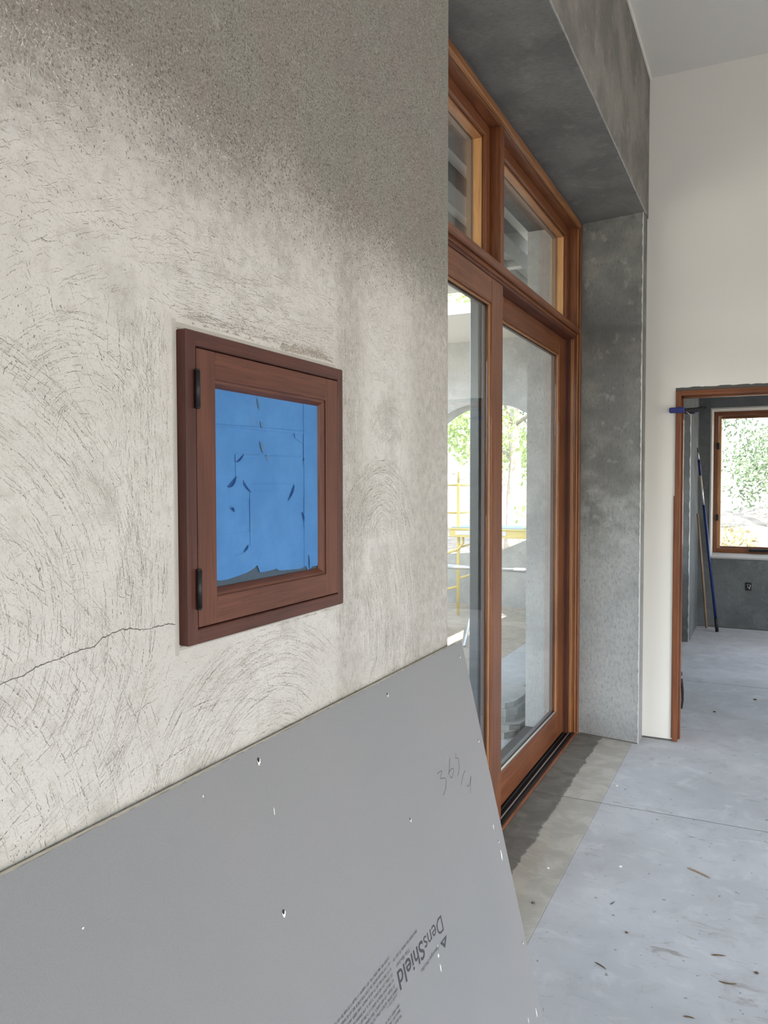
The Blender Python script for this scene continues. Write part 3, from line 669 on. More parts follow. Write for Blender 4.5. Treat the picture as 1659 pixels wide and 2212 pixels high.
# ------------------------------------------------------------------ sliding door unit with transoms
def build_door():
    d = struct(empty('door_1', (-1.05, 3.2, 0.0)), 'stained fir frame of the big sliding door with transom lights above')
    xf, xb = -1.0, -1.17            # room face, outer face of the frame
    ya, yb = YR+0.004, Y1-0.002
    ja, jb = ya+0.05, 4.65          # jamb faces
    zt = ZS-0.004
    # side jambs: thin room-side bead, stepped body
    for (a, b, s) in ((ya, ja, 1), (jb, yb, -1)):
        box('jamb', (xf-0.02, xb+0.045, a, b, 0.0, zt), M['fir_z'], d, 0.003)
        f = (a, a+0.03) if s > 0 else (b-0.03, b)
        box('jamb_bead', (xf-0.02, xf, f[0], f[1], 0.0, zt), M['fir_z'], d, 0.004)
        e = (b-0.012, b-0.002) if s > 0 else (a+0.002, a+0.012)
        box('jamb_fillet', (xf-0.02, xf-0.012, e[0]+(0.004 if s > 0 else -0.004), e[1]+(0.004 if s > 0 else -0.004), 0.0, zt-0.04), M['fir_gold_z'], d, 0.002)
        box('outer_cladding', (xb, xb+0.045, a, b, 0.0, zt), M['clad2'], d, 0.002)
    box('frame_head', (xf-0.02, xb+0.045, ja, jb, zt-0.036, zt), M['fir_y'], d, 0.003)
    box('head_bead', (xf-0.02, xf, ya+.03, yb-.03, zt-0.036, zt), M['fir_gold_y'], d, 0.004)
    box('outer_cladding', (xb, xb+0.045, ja, jb, zt-0.036, zt), M['clad2'], d, 0.002)
    box('backer_strip', (xf-0.006, xf+0.004, YR+.002, Y1-.001, ZS-0.0105, ZS-0.006), M['spacer'], d)
    # transom rail (top of doors): stepped profile
    box('transom_rail', (xf-0.02, xb+0.045, ja, jb, 2.365, 2.405), M['fir_y'], d, 0.003)
    box('rail_nosing', (xf-0.02, xf, ja-.02, jb+.004, 2.378, 2.412), M['fir_y'], d, 0.006)
    box('rail_bead', (xf-0.045, xf-0.02, ja, jb, 2.405, 2.418), M['fir_gold_y'], d, 0.004)
    box('outer_cladding', (xb, xb+0.045, ja, jb, 2.365, 2.405), M['clad2'], d, 0.002)
    # mullion
    ma, mb = 3.195, 3.243
    box('mullion', (xf-0.02, xb+0.045, ma, mb, 2.405, zt-0.036), M['fir_z'], d, 0.003)
    box('outer_cladding', (xb, xb+0.045, ma, mb, 2.405, zt-0.036), M['clad2'], d, 0.002)
    # sill and tracks
    box('sill', (xf-0.018, xf-0.006, ja-.03, yb, 0.0, 0.014), M['fir_y'], d, 0.002)
    box('sill_base', (xb-0.03, xf-0.018, ja-.03, yb, -0.03, 0.003), M['black'], d)
    for x in (-1.047, -1.10): box('track', (x-0.003, x+0.003, ja, jb, 0.003, 0.012), M['steel'], d, 0.001)
    box('track_wall', (-1.028, -1.0185, ja, jb, 0.003, 0.016), M['black'], d, 0.001)
    box('track_wall', (-1.076, -1.070, ja, jb, 0.003, 0.014), M['black'], d, 0.001)
    # profile of the jamb inside the door opening: dark strip painting in the groove's shade, then a stop bead
    box('groove_shade', (-1.081, -1.062, jb-.004, jb, 0.014, 2.352), M['mah_dark_z'], d, 0.001)
    box('stop_bead', (-1.052, -1.034, jb-.008, jb, 0.014, 2.352), M['fir_gold_z'], d, 0.003)
    # door head soffit channel
    box('head_channel', (-1.03, -1.135, ja, jb, 2.352, 2.366), M['mah_y'], d, 0.001)
    # transom sashes
    def sash(name, y0, y1, label):
        w = struct(empty(name, (-1.1, (y0+y1)/2, 2.42)), label)
        z0, z1 = 2.418, zt-0.036; t = 0.05; gx = -1.122
        for a, b in ((y0, y0+t), (y1-t, y1)):
            box('sash_stile', (-1.068, gx, a, b, z0, z1), M['fir_z'], w, 0.003)
        for a, b in ((y0+t, y0+t+.010), (y1-t-.010, y1-t)):
            box('glazing_bead', (-1.086, gx, a, b, z0+t*.5, z1-t), M['fir_pale_z'], w, 0.003)
        for a, b, f in ((z0, z0+t*.5, 1), (z1-t, z1, -1)): box('sash_rail', (-1.068, gx, y0+t, y1-t, a, b), M['fir_y'], w, 0.003)
        box('glazing_bead', (-1.086, gx, y0+t, y1-t, z1-t-.010, z1-t), M['fir_gold_y'], w, 0.003)
        box('glazing_bead', (-1.086, gx, y0+t, y1-t, z0+t*.5, z0+t*.5+.008), M['fir_y'], w, 0.003)
        gy0, gy1, gz0, gz1 = y0+t+.002, y1-t-.002, z0+t*.5+.002, z1-t-.002
        box('pane', (gx-0.006, gx-0.001, gy0, gy1, gz0, gz1), M['glass'], w)
        m = MB()
        for a, b in ((gy0, gy0+.008), (gy1-.008, gy1)): m.box(gx-.028, gx-.008, a, b, gz0, gz1)
        for a, b in ((gz0, gz0+.008), (gz1-.008, gz1)): m.box(gx-.028, gx-.008, gy0+.008, gy1-.008, a, b)
        m.build('outer_sash_frame', M['clad2'], w)
    sash('window_2', ja+.001, ma-.001, 'transom window in stained fir beside the rounded plaster corner')
    sash('window_3', mb+.001, jb-.001, 'transom window in stained fir beside the grey pier')
    # panels
    def panel(name, x0, x1, y0, y1, z0, z1, sl, sr, rt, rb, label, dark_left=False):
        p = empty(name, ((x0+x1)/2, (y0+y1)/2, z0)); tag(p, label, 'door', 'panels of the big sliding door')
        box('stile', (x0, x1, y0, y0+sl, z0, z1), M['clad'] if dark_left else M['fir_z'], p, 0.003)
        box('stile', (x0, x1, y1-sr, y1, z0, z1), M['fir_z'], p, 0.003)
        box('bottom_rail', (x0, x1, y0+sl, y1-sr, z0, z0+rb), M['fir_y'], p, 0.003)
        box('top_rail', (x0, x1, y0+sl, y1-sr, z1-rt, z1), M['fir_y'], p, 0.003)
        gx = (x0+x1)/2-.004; a, b, c, e = y0+sl, y1-sr, z0+rb, z1-rt; k = 0.011
        for q in ((a, a+k), (b-k, b)): box('glazing_bead', (gx+.008, x0-.004, q[0], q[1], c, e), M['fir_gold_z'], p, 0.004)
        box('glazing_bead', (gx+.008, x0-.004, a+k, b-k, e-k, e), M['fir_gold_y'], p, 0.004)
        box('glazing_bead', (gx+.008, x0-.004, a+k, b-k, c, c+k*.7), M['steel'], p, 0.003)
        pn = box('pane', (gx-.003, gx+.003, a+.002, b-.002, c+.002, e-.002), M['glass'], p)
        m = MB()
        for q in ((a, a+.010), (b-.012, b)): m.box(gx-.018, gx-.005, q[0], q[1], c, e)
        for q in ((c, c+.010), (e-.010, e)): m.box(gx-.018, gx-.005, a+.010, b-.012, q[0], q[1])
        m.build('spacer_frame', M['spacer'], pn)
        return p
    panel('door_panel', -1.030, -1.066, ja+.006, 3.262, 0.014, 2.35, 0.15, 0.15, 0.105, 0.17, 'sliding glass door panel nearer the camera, standing in front on the inner track')
    panel('door_panel', -1.083, -1.121, 3.10, jb-.018, 0.014, 2.35, 0.165, 0.135, 0.105, 0.155, 'glass door panel by the grey pier, set back on the outer track', dark_left=True)
build_door()

# ------------------------------------------------------------------ small wall cabinet
def build_cabinet():
    c = empty('wall_cabinet', (XW, 0.9335, 1.303)); tag(c, 'small square mahogany cabinet with blue taped panel set in the plaster wall', 'cabinet')
    y0, y1, z0, z1 = 0.741, 1.126, 1.303, 1.687; xf = -0.627; b = XW-0.03
    iy0, iy1, iz0, iz1 = 0.7595, 1.110, 1.3215, 1.6685
    box('frame_stile', (b, xf, y0, iy0, z0, z1), M['mah_dark_z'], c, 0.0015)
    box('frame_stile', (b, xf, iy1, y1, z0, z1), M['mah_dark_z'], c, 0.0015)
    box('frame_rail', (b, xf, iy0, iy1, z0, iz0), M['mah_dark_y'], c, 0.0015)
    box('frame_rail', (b, xf, iy0, iy1, iz1, z1), M['mah_dark_y'], c, 0.0015)
    box('inner_shadow_board', (b, b+.004, iy0, iy1, iz0, iz1), M['black'], c)
    dr = empty('cabinet_door', (0, 0, 0)); dr.parent = c; dr.location = Vector((XW, 0.935, iz0))-Vector(c.location)
    g = 0.0016; dy0, dy1, dz0, dz1 = iy0+g, iy1-g, iz0+g, iz1-g; xd = -0.6275
    oy0, oy1, oz0, oz1 = 0.797, 1.0725, 1.358, 1.632
    box('stile', (b+.006, xd, dy0, oy0, dz0, dz1), M['mah_z'], dr, 0.001)
    box('stile', (b+.006, xd, oy1, dy1, dz0, dz1), M['mah_z'], dr, 0.001)
    box('rail', (b+.006, xd, oy0, oy1, dz0, oz0), M['mah_y'], dr, 0.001)
    box('rail', (b+.006, xd, oy0, oy1, oz1, dz1), M['mah_y'], dr, 0.001)
    # rounded glazing moulding inside the opening
    k = 0.009
    def mould(kind):
        pr = [(xd-.0035, 0), (xd-.0045, .0035), (xd-.0075, .0062), (xd-.0115, k), (xd-.018, k), (xd-.018, 0)]
        if kind == 'top': MB().prism([(x, oz1-t) for x, t in pr], 'y', oy0, oy1).build('moulding', M['mah_y'], dr)
        if kind == 'bot': MB().prism([(x, oz0+t) for x, t in pr], 'y', oy0, oy1).build('moulding', M['mah_y'], dr)
        if kind == 'l': MB().prism([(x, oy0+t) for x, t in pr], 'z', oz0, oz1).build('moulding', M['mah_z'], dr)
        if kind == 'r': MB().prism([(x, oy1-t) for x, t in pr], 'z', oz0, oz1).build('moulding', M['mah_z'], dr)
    for q in ('top', 'bot', 'l', 'r'): mould(q)
    xp = -0.6405
    box('panel', (xp-.006, xp-.0006, oy0+.002, oy1-.002, oz0+.002, oz1-.002), M['backing'], dr)
    # hinges: barrel with two finials
    for za, zb in ((1.592, 1.640), (1.346, 1.3965)):
        m = MB(); y = 0.757; x = -0.6235
        m.tube((x, y, za+.002), (x, y, zb-.002), .0035, None, 14).tube((x, y, zb-.002), (x, y, zb), .0035, .0028, 14).tube((x, y, za), (x, y, za+.002), .0028, .0035, 14)
        m.build('hinge', M['blackmetal'], c, True)
    # masking tape strips over the panel, a bit uneven, lower one torn
    def strip(ya, yb, za, zb, lift, seed, tear=None):
        r = random.Random(seed); vs = []; n = 40
        for i in range(n+1):
            t = i/n; y = ya+(yb-ya)*t
            lo = za+(tear(y) if tear else 0)+r.uniform(-.0002, .0002); hi = zb+r.uniform(-.0002, .0002)
            for z in (lo, hi): vs += [(xp+lift, y, z), (xp+lift-.0004, y, z)]
        fs = []
        for i in range(n):
            a, bq = 4*i, 4*i+4
            fs += [(a, bq, bq+2, a+2), (a+2, bq+2, bq+3, a+3), (a, a+1, bq+1, bq), (a+1, a+3, bq+3, bq+1)]
        fs += [(0, 2, 3, 1), (4*n, 4*n+1, 4*n+3, 4*n+2)]
        MB().add(vs, fs).build('tape_strip', M['tape'], dr)
    ty0, ty1 = oy0+.003, oy1-.003
    strip(ty0, ty1, 1.576, 1.6285, .0010, 1)
    strip(ty0, ty1, 1.528, 1.580, .0003, 2)
    strip(ty0, ty1, 1.480, 1.530, .0010, 3)
    strip(ty0, ty1, 1.4325, 1.4815, .0004, 4)
    tp = [(0.797, 1.3765), (0.83, 1.374), (0.8777, 1.379), (0.894, 1.384), (0.8996, 1.3898), (0.9045, 1.380), (0.9069, 1.376), (0.94, 1.3765), (0.9494, 1.378), (0.953, 1.3745), (0.98, 1.3725), (1.0123, 1.371), (1.03, 1.374), (1.036, 1.366), (1.05, 1.372), (1.08, 1.370)]
    def tearf(y):
        for (a, za), (b2, zb) in zip(tp, tp[1:]):
            if a <= y <= b2: return za+(zb-za)*(y-a)/(b2-a)-1.372
        return 0
    strip(ty0, ty1, 1.372, 1.4345, .0010, 5, tearf)
    strip(1.0238, ty1, 1.374, 1.627, .0016, 6)
    strip(0.852, 1.021, 1.5015, 1.5405, .0018, 7)
    strip(0.884, 0.982, 1.415, 1.4905, .0016, 8)
    # peeled and curled corners
    def flap(ya, za, yb, zb, wid, lift, side=1):
        a, b2 = Vector((xp+.0021, ya, za)), Vector((xp+.0021, yb, zb)); d = (b2-a); nrm = Vector((0, -d.z, d.y)).normalized()*side
        n = 12; vs, ed = [], []
        for i in range(n+1):
            t = i/n; w = wid*.4*math.sin(PI*t**.7)**.9
            vs += [a+d*t, a+d*t+nrm*w]; ed.append(a+d*t+nrm*w+Vector((lift*.12*math.sin(PI*t)+.0002, 0, 0)))
        MB().add(vs, [(2*i, 2*i+2, 2*i+3, 2*i+1) for i in range(n)]).build('curl_shade', M['tape_shadow'], dr)
        MB().path(ed, [.0002+.0009*math.sin(PI*(i/n))*min(1, wid/.006) for i in range(n+1)], 6).build('tape_curl', M['tape_dark'], dr, True)
    flap(.852, 1.530, .870, 1.5412, .006, .005, -1); flap(1.0215, 1.541, 1.0195, 1.535, .004, .003)
    flap(.8345, 1.497, .8535, 1.5112, .011, .007, -1); flap(.841, 1.4685, .8475, 1.4632, .006, .005, 1)
    flap(.868, 1.506, .8863, 1.489, .006, .006, -1); flap(.9953, 1.500, .9778, 1.4755, .007, .006, 1)
    flap(1.0165, 1.4575, 1.0225, 1.4425, .005, .005, 1); flap(.8782, 1.4173, .868, 1.408, .005, .004, 1)
    flap(1.0349, 1.3906, 1.0369, 1.366, .003, .003, 1); flap(.9945, 1.577, .997, 1.569, .002, .002, 1)
    # thin seams where strips overlap
    def seam(p):
        vs = []
        for (y, z) in p: vs += [(xp+.0021, y, z), (xp+.0021, y+.0002, z+.0003)]
        MB().add(vs, [(2*i, 2*i+2, 2*i+3, 2*i+1) for i in range(len(p)-1)]).build('tape_seam', M['tape_dark'], dr)
    for (y, z, a, l, w) in ((.913, 1.552, -1.1, .018, .0045), (.925, 1.5375, -1.2, .010, .004), (.912, 1.5835, -1.2, .010, .004), (.905, 1.612, -1.3, .016, .004)):
        rr = random.Random(int(y*9999)); vs = []; n = 10
        for i in range(n+1):
            t = i/n-.5; ww = w*math.cos(PI*t*.9)*rr.uniform(.4, .8); c0 = Vector((xp+.0023, y+l*t*math.cos(a), z+l*t*math.sin(a))); q = Vector((0, -math.sin(a), math.cos(a)))*ww; vs += [c0-q, c0+q]
        MB().add(vs, [(2*i, 2*i+2, 2*i+3, 2*i+1) for i in range(n)]).build('grey_smear', M['smear'], dr)
    seam([(.8118, 1.5779), (.90, 1.5795), (1.0276, 1.5815)]); seam([(1.0236, 1.6254), (1.0233, 1.603)]); seam([(1.025, 1.5392), (1.0242, 1.456)])
    seam([(.8348, 1.4991), (.837, 1.48), (.841, 1.4652)]); seam([(.997, 1.5697), (1.023, 1.5616)]); seam([(.8493, 1.4048), (.862, 1.4055), (.8752, 1.4085)])
build_cabinet()

# ------------------------------------------------------------------ leaning backer board with its print
def build_board():
    H, T, L = 1.1708, 0.0127, 2.5
    tilt = math.radians(13.17)
    ct, st = math.cos(tilt), math.sin(tilt)
    b = empty('backer_board', (-0.362, 1.686, 0.0))
    m3 = Matrix(((0, -st, ct), (1, 0, 0), (0, ct, st)))   # columns: local x -> +y, local y -> up the board, local z -> into the room
    b.rotation_euler = m3.to_euler()
    tag(b, 'large grey backer board sheet leaning against the plaster wall', 'board')
    def part(name, mb, mat, z=0.0, parent=b):
        me = bpy.data.meshes.new(name); me.from_pydata(mb.v, [], mb.f)
        for p, k in zip(me.polygons, mb.mi): p.material_index = k
        bm = bmesh.new(); bm.from_mesh(me); bmesh.ops.recalc_face_normals(bm, faces=list(bm.faces)); bm.to_mesh(me); bm.free()
        o = link(name, me, mat, parent)
        return o
    # core slab plus the two grey facings, top edge slightly nibbled
    r = random.Random(2)
    part('core', MB().box(-L, 0, 0.002, H-0.0005, -T+0.0008, -0.0008), M['gypsum'])
    vs, n = [], 260
    for i in range(n+1):
        x = -L+L*i/n; vs += [(x, 0.0, 0.0), (x, H-abs(r.gauss(0, .0005)), 0.0), (x, 0.0, -.0012), (x, H-abs(r.gauss(0, .0006)), -.0012)]
    fs = []
    for i in range(n):
        a, q = 4*i, 4*i+4; fs += [(a, q, q+1, a+1), (a+2, a+3, q+3, q+2), (a+1, q+1, q+3, a+3), (a, a+2, q+2, q)]
    fs += [(0, 1, 3, 2), (4*n, 4*n+2, 4*n+3, 4*n+1)]
    mb = MB().add(vs, fs); part('facing', mb, M['board'])
    part('back_facing', MB().box(-L, 0, 0, H-.001, -T, -T+.0009), M['board'])
    # screw holes with a torn white rim
    ring = lambda cx, cy, r0, r1, z, n=14, sx=1.0: ([(cx+rr*math.cos(2*PI*k/n)*sx, cy+rr*math.sin(2*PI*k/n), z) for rr in (r0, r1) for k in range(n)], [(k, (k+1) % n, n+(k+1) % n, n+k) for k in range(n)])
    holes = [(.8078, 1.1513, 1.0), (.4046, 1.1442, .8), (.0308, 1.1397, .7), (.028, .9473, .8), (.4161, .9193, .8), (.8175, .9489, 1.0), (.0359, .7244, .8), (.0213, .4946, .7)]
    for u, v, s in holes:
        mb = MB(); vs = [(-u+.0026*s*math.cos(2*PI*k/14), v+.0032*s*math.sin(2*PI*k/14), .0003) for k in range(14)]
        mb.add(vs, [tuple(range(14))]); h = part('screw_hole', mb, M['black'])
        mb = MB(); rr = random.Random(int(u*9999))
        vs = []
        for k in range(9):
            a = PI+PI*k/8; o = (.0042+rr.random()*.002)*s
            vs += [(-u+.0022*s*math.cos(a), v+.0028*s*math.sin(a)-.0006, .0005), (-u+o*math.cos(a)*.8, v+o*math.sin(a)*1.3, .0009)]
        mb.add(vs, [(2*k, 2*k+2, 2*k+3, 2*k+1) for k in range(8)]); q = part('torn_rim', mb, M['gypwhite'], 0, h)
    for u, v, l, w in ((.7958, 1.0759, .010, .0012), (1.1302, 1.0846, .002, .0016), (.9273, 1.1438, .003, .0012), (.0365, .693, .022, .003), (.047, .760, .010, .002), (.4165, .676, .006, .003), (.4115, .6905, .0045, .0015), (.418, .655, .012, .002), (.030, .345, .02, .002), (.082, .36, .012, .0015)):
        rr = random.Random(int(u*77777)); vs = []; n = 8
        for i in range(n+1):
            t = i/n; ww = w*math.sin(PI*(.1+.8*t))*(.6+.6*rr.random()); vs += [(-u-ww+.1*l*t, v-l/2+l*t, .0004), (-u+ww+.1*l*t, v-l/2+l*t, .0004)]
        part('scuff', MB().add(vs, [(2*i, 2*i+1, 2*i+3, 2*i+2) for i in range(n)]), M['gypwhite'])
    # print, upside down: it reads towards the camera with its letter tops pointing down the board
    def text(name, body, u0, v0, cap, width, mat, bold=0.0, z=.0004):
        cu = bpy.data.curves.new('lettering', 'FONT'); cu.body = body; cu.size = 1.0; cu.offset = bold
        to = bpy.data.objects.new('lettering', cu); COL.objects.link(to)
        dg = bpy.context.evaluated_depsgraph_get(); me = bpy.data.meshes.new_from_object(to.evaluated_get(dg))
        bpy.data.objects.remove(to); bpy.data.curves.remove(cu); me.name = name
        xs = [p.co.x for p in me.vertices]; x0, x1 = min(xs), max(xs); ks = width/(x1-x0); kc = cap/0.69
        for p in me.vertices: p.co = Vector((-(u0+(p.co.x-x0)*ks), v0-p.co.y*kc, z))
        me.materials.clear()
        return link(name, me, mat, b)
    text('printed_word', 'Dens', .3755, .7285, .0275, .083, M['ink'], -0.004)
    text('printed_word', 'Shield', .4625, .7285, .0285, .103, M['ink'], 0.012)
    text('printed_word', 'Georgia-Pacific', .408, .6905, .0062, .079, M['ink2'], 0.0)
    text('printed_word', 'Tile Backer', .511, .7400, .0062, .053, M['ink2'], 0.0)
    mb = MB(); P = lambda u, v: (-u, v, .0004)
    mb.add([P(.3689, .6892), P(.4005, .6892), P(.385, .6732), P(.379, .6868), P(.3905, .6868), P(.385, .6800)], [(0, 1, 4, 3), (1, 2, 5, 4), (2, 0, 3, 5)])
    part('printed_triangle', mb, M['ink'])
    # small print too faint to read: rows of worn letter strokes
    rr = random.Random(12); rows = [(.4744, .5685, .7520, .0055, .0042, 0)]
    for k in range(6): rows.append((.5795, .84, .7622-.0088*k, .0052, .0036, k))
    rows += [(.572, .68, .7095, .0052, .0036, 1), (.578, .613, .7030, .005, .0036, 1), (.577, .63, .6865, .005, .0036, 2), (.578, .65, .6790, .005, .0036, 2), (.578, .66, .6705, .005, .0036, 1)]
    for (ua, ub, v, cap, xh, k) in rows:
        mb = MB(); u = ua
        while u < ub:
            wl = rr.randint(2, 8)
            for q in range(wl):
                w = rr.uniform(.0014, .0021); h = cap if rr.random() < .3 else xh; s = .00042
                if u+w > ub: break
                mb.add([P(u, v), P(u+s, v), P(u+s+.0006, v-h), P(u+.0006, v-h)], [(0, 1, 2, 3)])
                if rr.random() < .75: mb.add([P(u+w-s, v), P(u+w, v), P(u+w+.0006, v-xh), P(u+w-s+.0006, v-xh)], [(0, 1, 2, 3)])
                e = rr.choice((0, xh-.0005)); mb.add([P(u, v-e), P(u+w, v-e), P(u+w, v-e-.0005), P(u, v-e-.0005)], [(0, 1, 2, 3)])
                u += w+.0006
            u += .0022
        o = part('fine_print', mb, M['ink2']); o['kind'] = 'stuff'
    # pencilled figures
    hand = [[(0.2683, 0.9522), (0.2562, 0.9521), (0.2442, 0.9497), (0.2518, 0.9455), (0.2593, 0.9414), (0.2562, 0.938), (0.2466, 0.9367), (0.2383, 0.9331), (0.2358, 0.9283), (0.2396, 0.9202), (0.2461, 0.9146), (0.2543, 0.9096), (0.2619, 0.9073)],
        [(0.1939, 0.9606), (0.201, 0.9543), (0.2075, 0.9435), (0.2188, 0.9337), (0.2107, 0.9382), (0.1962, 0.9386), (0.1909, 0.9365), (0.1915, 0.9318), (0.2001, 0.925), (0.2076, 0.9235), (0.2115, 0.926), (0.2129, 0.9309)],
        [(0.164, 0.9602), (0.1617, 0.9566), (0.1678, 0.9523), (0.1646, 0.95), (0.1548, 0.9474), (0.1535, 0.944), (0.1587, 0.9374), (0.1574, 0.9321), (0.1635, 0.9242), (0.1707, 0.92), (0.1756, 0.9175)],
        [(0.1314, 0.9139), (0.1458, 0.91), (0.1567, 0.9037), (0.1678, 0.8952)],
        [(0.1406, 0.8866), (0.1384, 0.8825), (0.1309, 0.8812), (0.1202, 0.8846), (0.109, 0.8943), (0.1214, 0.8791), (0.1297, 0.8645)]]
    def crom(ps):
        ps = [Vector((-u, v, .0004)) for u, v in ps]; out = []
        for i in range(len(ps)-1):
            p0, p1, p2, p3 = ps[max(0, i-1)], ps[i], ps[i+1], ps[min(len(ps)-1, i+2)]
            for k in range(5):
                t = k/5; out.append(0.5*((2*p1)+(p2-p0)*t+(2*p0-5*p1+4*p2-p3)*t*t+(3*p1-p0-3*p2+p3)*t**3))
        return out+[ps[-1]]
    for s in hand:
        c = crom(s); vs = []
        for i, p in enumerate(c):
            d = (c[min(i+1, len(c)-1)]-c[max(0, i-1)]); nn = Vector((-d.y, d.x, 0)).normalized()*.00055; vs += [p-nn, p+nn]
        part('pencil_figure', MB().add(vs, [(2*i, 2*i+2, 2*i+3, 2*i+1) for i in range(len(c)-1)]), M['pencil'])
build_board()

# ------------------------------------------------------------------ bits on the floor
def build_bits():
    def sliver(x, y, l, a, w, mat, bend, label, group=None, name='wood_sliver'):
        pts = [Vector((x+(t-.5)*l*math.cos(a)-bend*math.sin(PI*t)*math.sin(a), y+(t-.5)*l*math.sin(a)+bend*math.sin(PI*t)*math.cos(a), w*.8)) for t in (0, .25, .5, .75, 1)]
        tag(MB().path(pts, [w*.35, w, w*.9, w*.8, w*.3], 6).build(name, mat), label, 'debris', group)
    sliver(-.217, 3.189, .10, -.5, .0035, M['stick'], .004, 'pale wood sliver lying alone on the bare concrete before the doorway')
    G1 = 'brown twigs on the concrete floor'; br = M['twig']
    sliver(-.119, 2.652, .045, .35, .0022, br, .002, 'straight brown twig on the floor, farthest of the foreground twigs', G1, 'twig')
    sliver(-.087, 2.518, .05, .2, .0022, br, -.006, 'curved brown twig on the floor, rightmost of the foreground twigs', G1, 'twig')
    sliver(-.177, 2.302, .03, .15, .002, br, .003, 'short brown twig on the floor at the bottom of the picture', G1, 'twig')
    sliver(-.446, 2.434, .045, -.5, .002, br, .002, 'slanting brown twig on the floor nearest the backer board', G1, 'twig')
    sliver(-.477, 2.825, .03, 1.2, .0013, M['blackmetal'], 0, 'thin dark nail on the concrete floor near the backer board', None, 'nail')
    def clump(x, y, s, mat, label, name, group=None):
        bm = bmesh.new(); bmesh.ops.create_icosphere(bm, subdivisions=1, radius=s)
        r = random.Random(int(abs(x*y)*1e5)); me = bpy.data.meshes.new(name)
        for v in bm.verts: v.co = Vector((v.co.x*r.uniform(.7, 1.3), v.co.y*r.uniform(.7, 1.3), max(-.0002, v.co.z*.55*r.uniform(.6, 1.2)+s*.3)))
        bm.to_mesh(me); bm.free(); o = link(name, me, mat); o.location = (x, y, 0.0); tag(o, label, 'debris', group)
    clump(-.01, 2.607, .007, br, 'small brown dirt clump at the right edge of the floor', 'dirt_clump')
    clump(-.402, 2.656, .006, br, 'small brown dirt clump on open floor near the backer board', 'dirt_clump')
    clump(-.732, 2.701, .007, M['joint'], 'small dark crumb on the tan floor strip beside the board', 'dirt_clump')
    clump(-.748, 2.975, .006, M['gypwhite'], 'white plaster flake on the tan floor strip', 'plaster_flake')
    clump(-.65, 3.949, .006, M['gypwhite'], 'white plaster flake beyond the saw cut joint', 'plaster_flake')
    clump(-.496, 3.11, .007, M['gypwhite'], 'white plaster flake on pale floor between strip and wood sliver', 'plaster_flake')
    clump(-.057, 5.96, .012, br, 'brown dirt clump on the floor inside the far room', 'dirt_clump')
    clump(-.293, 5.526, .010, br, 'small dirt clump on far room floor just past the doorway', 'dirt_clump')
build_bits()

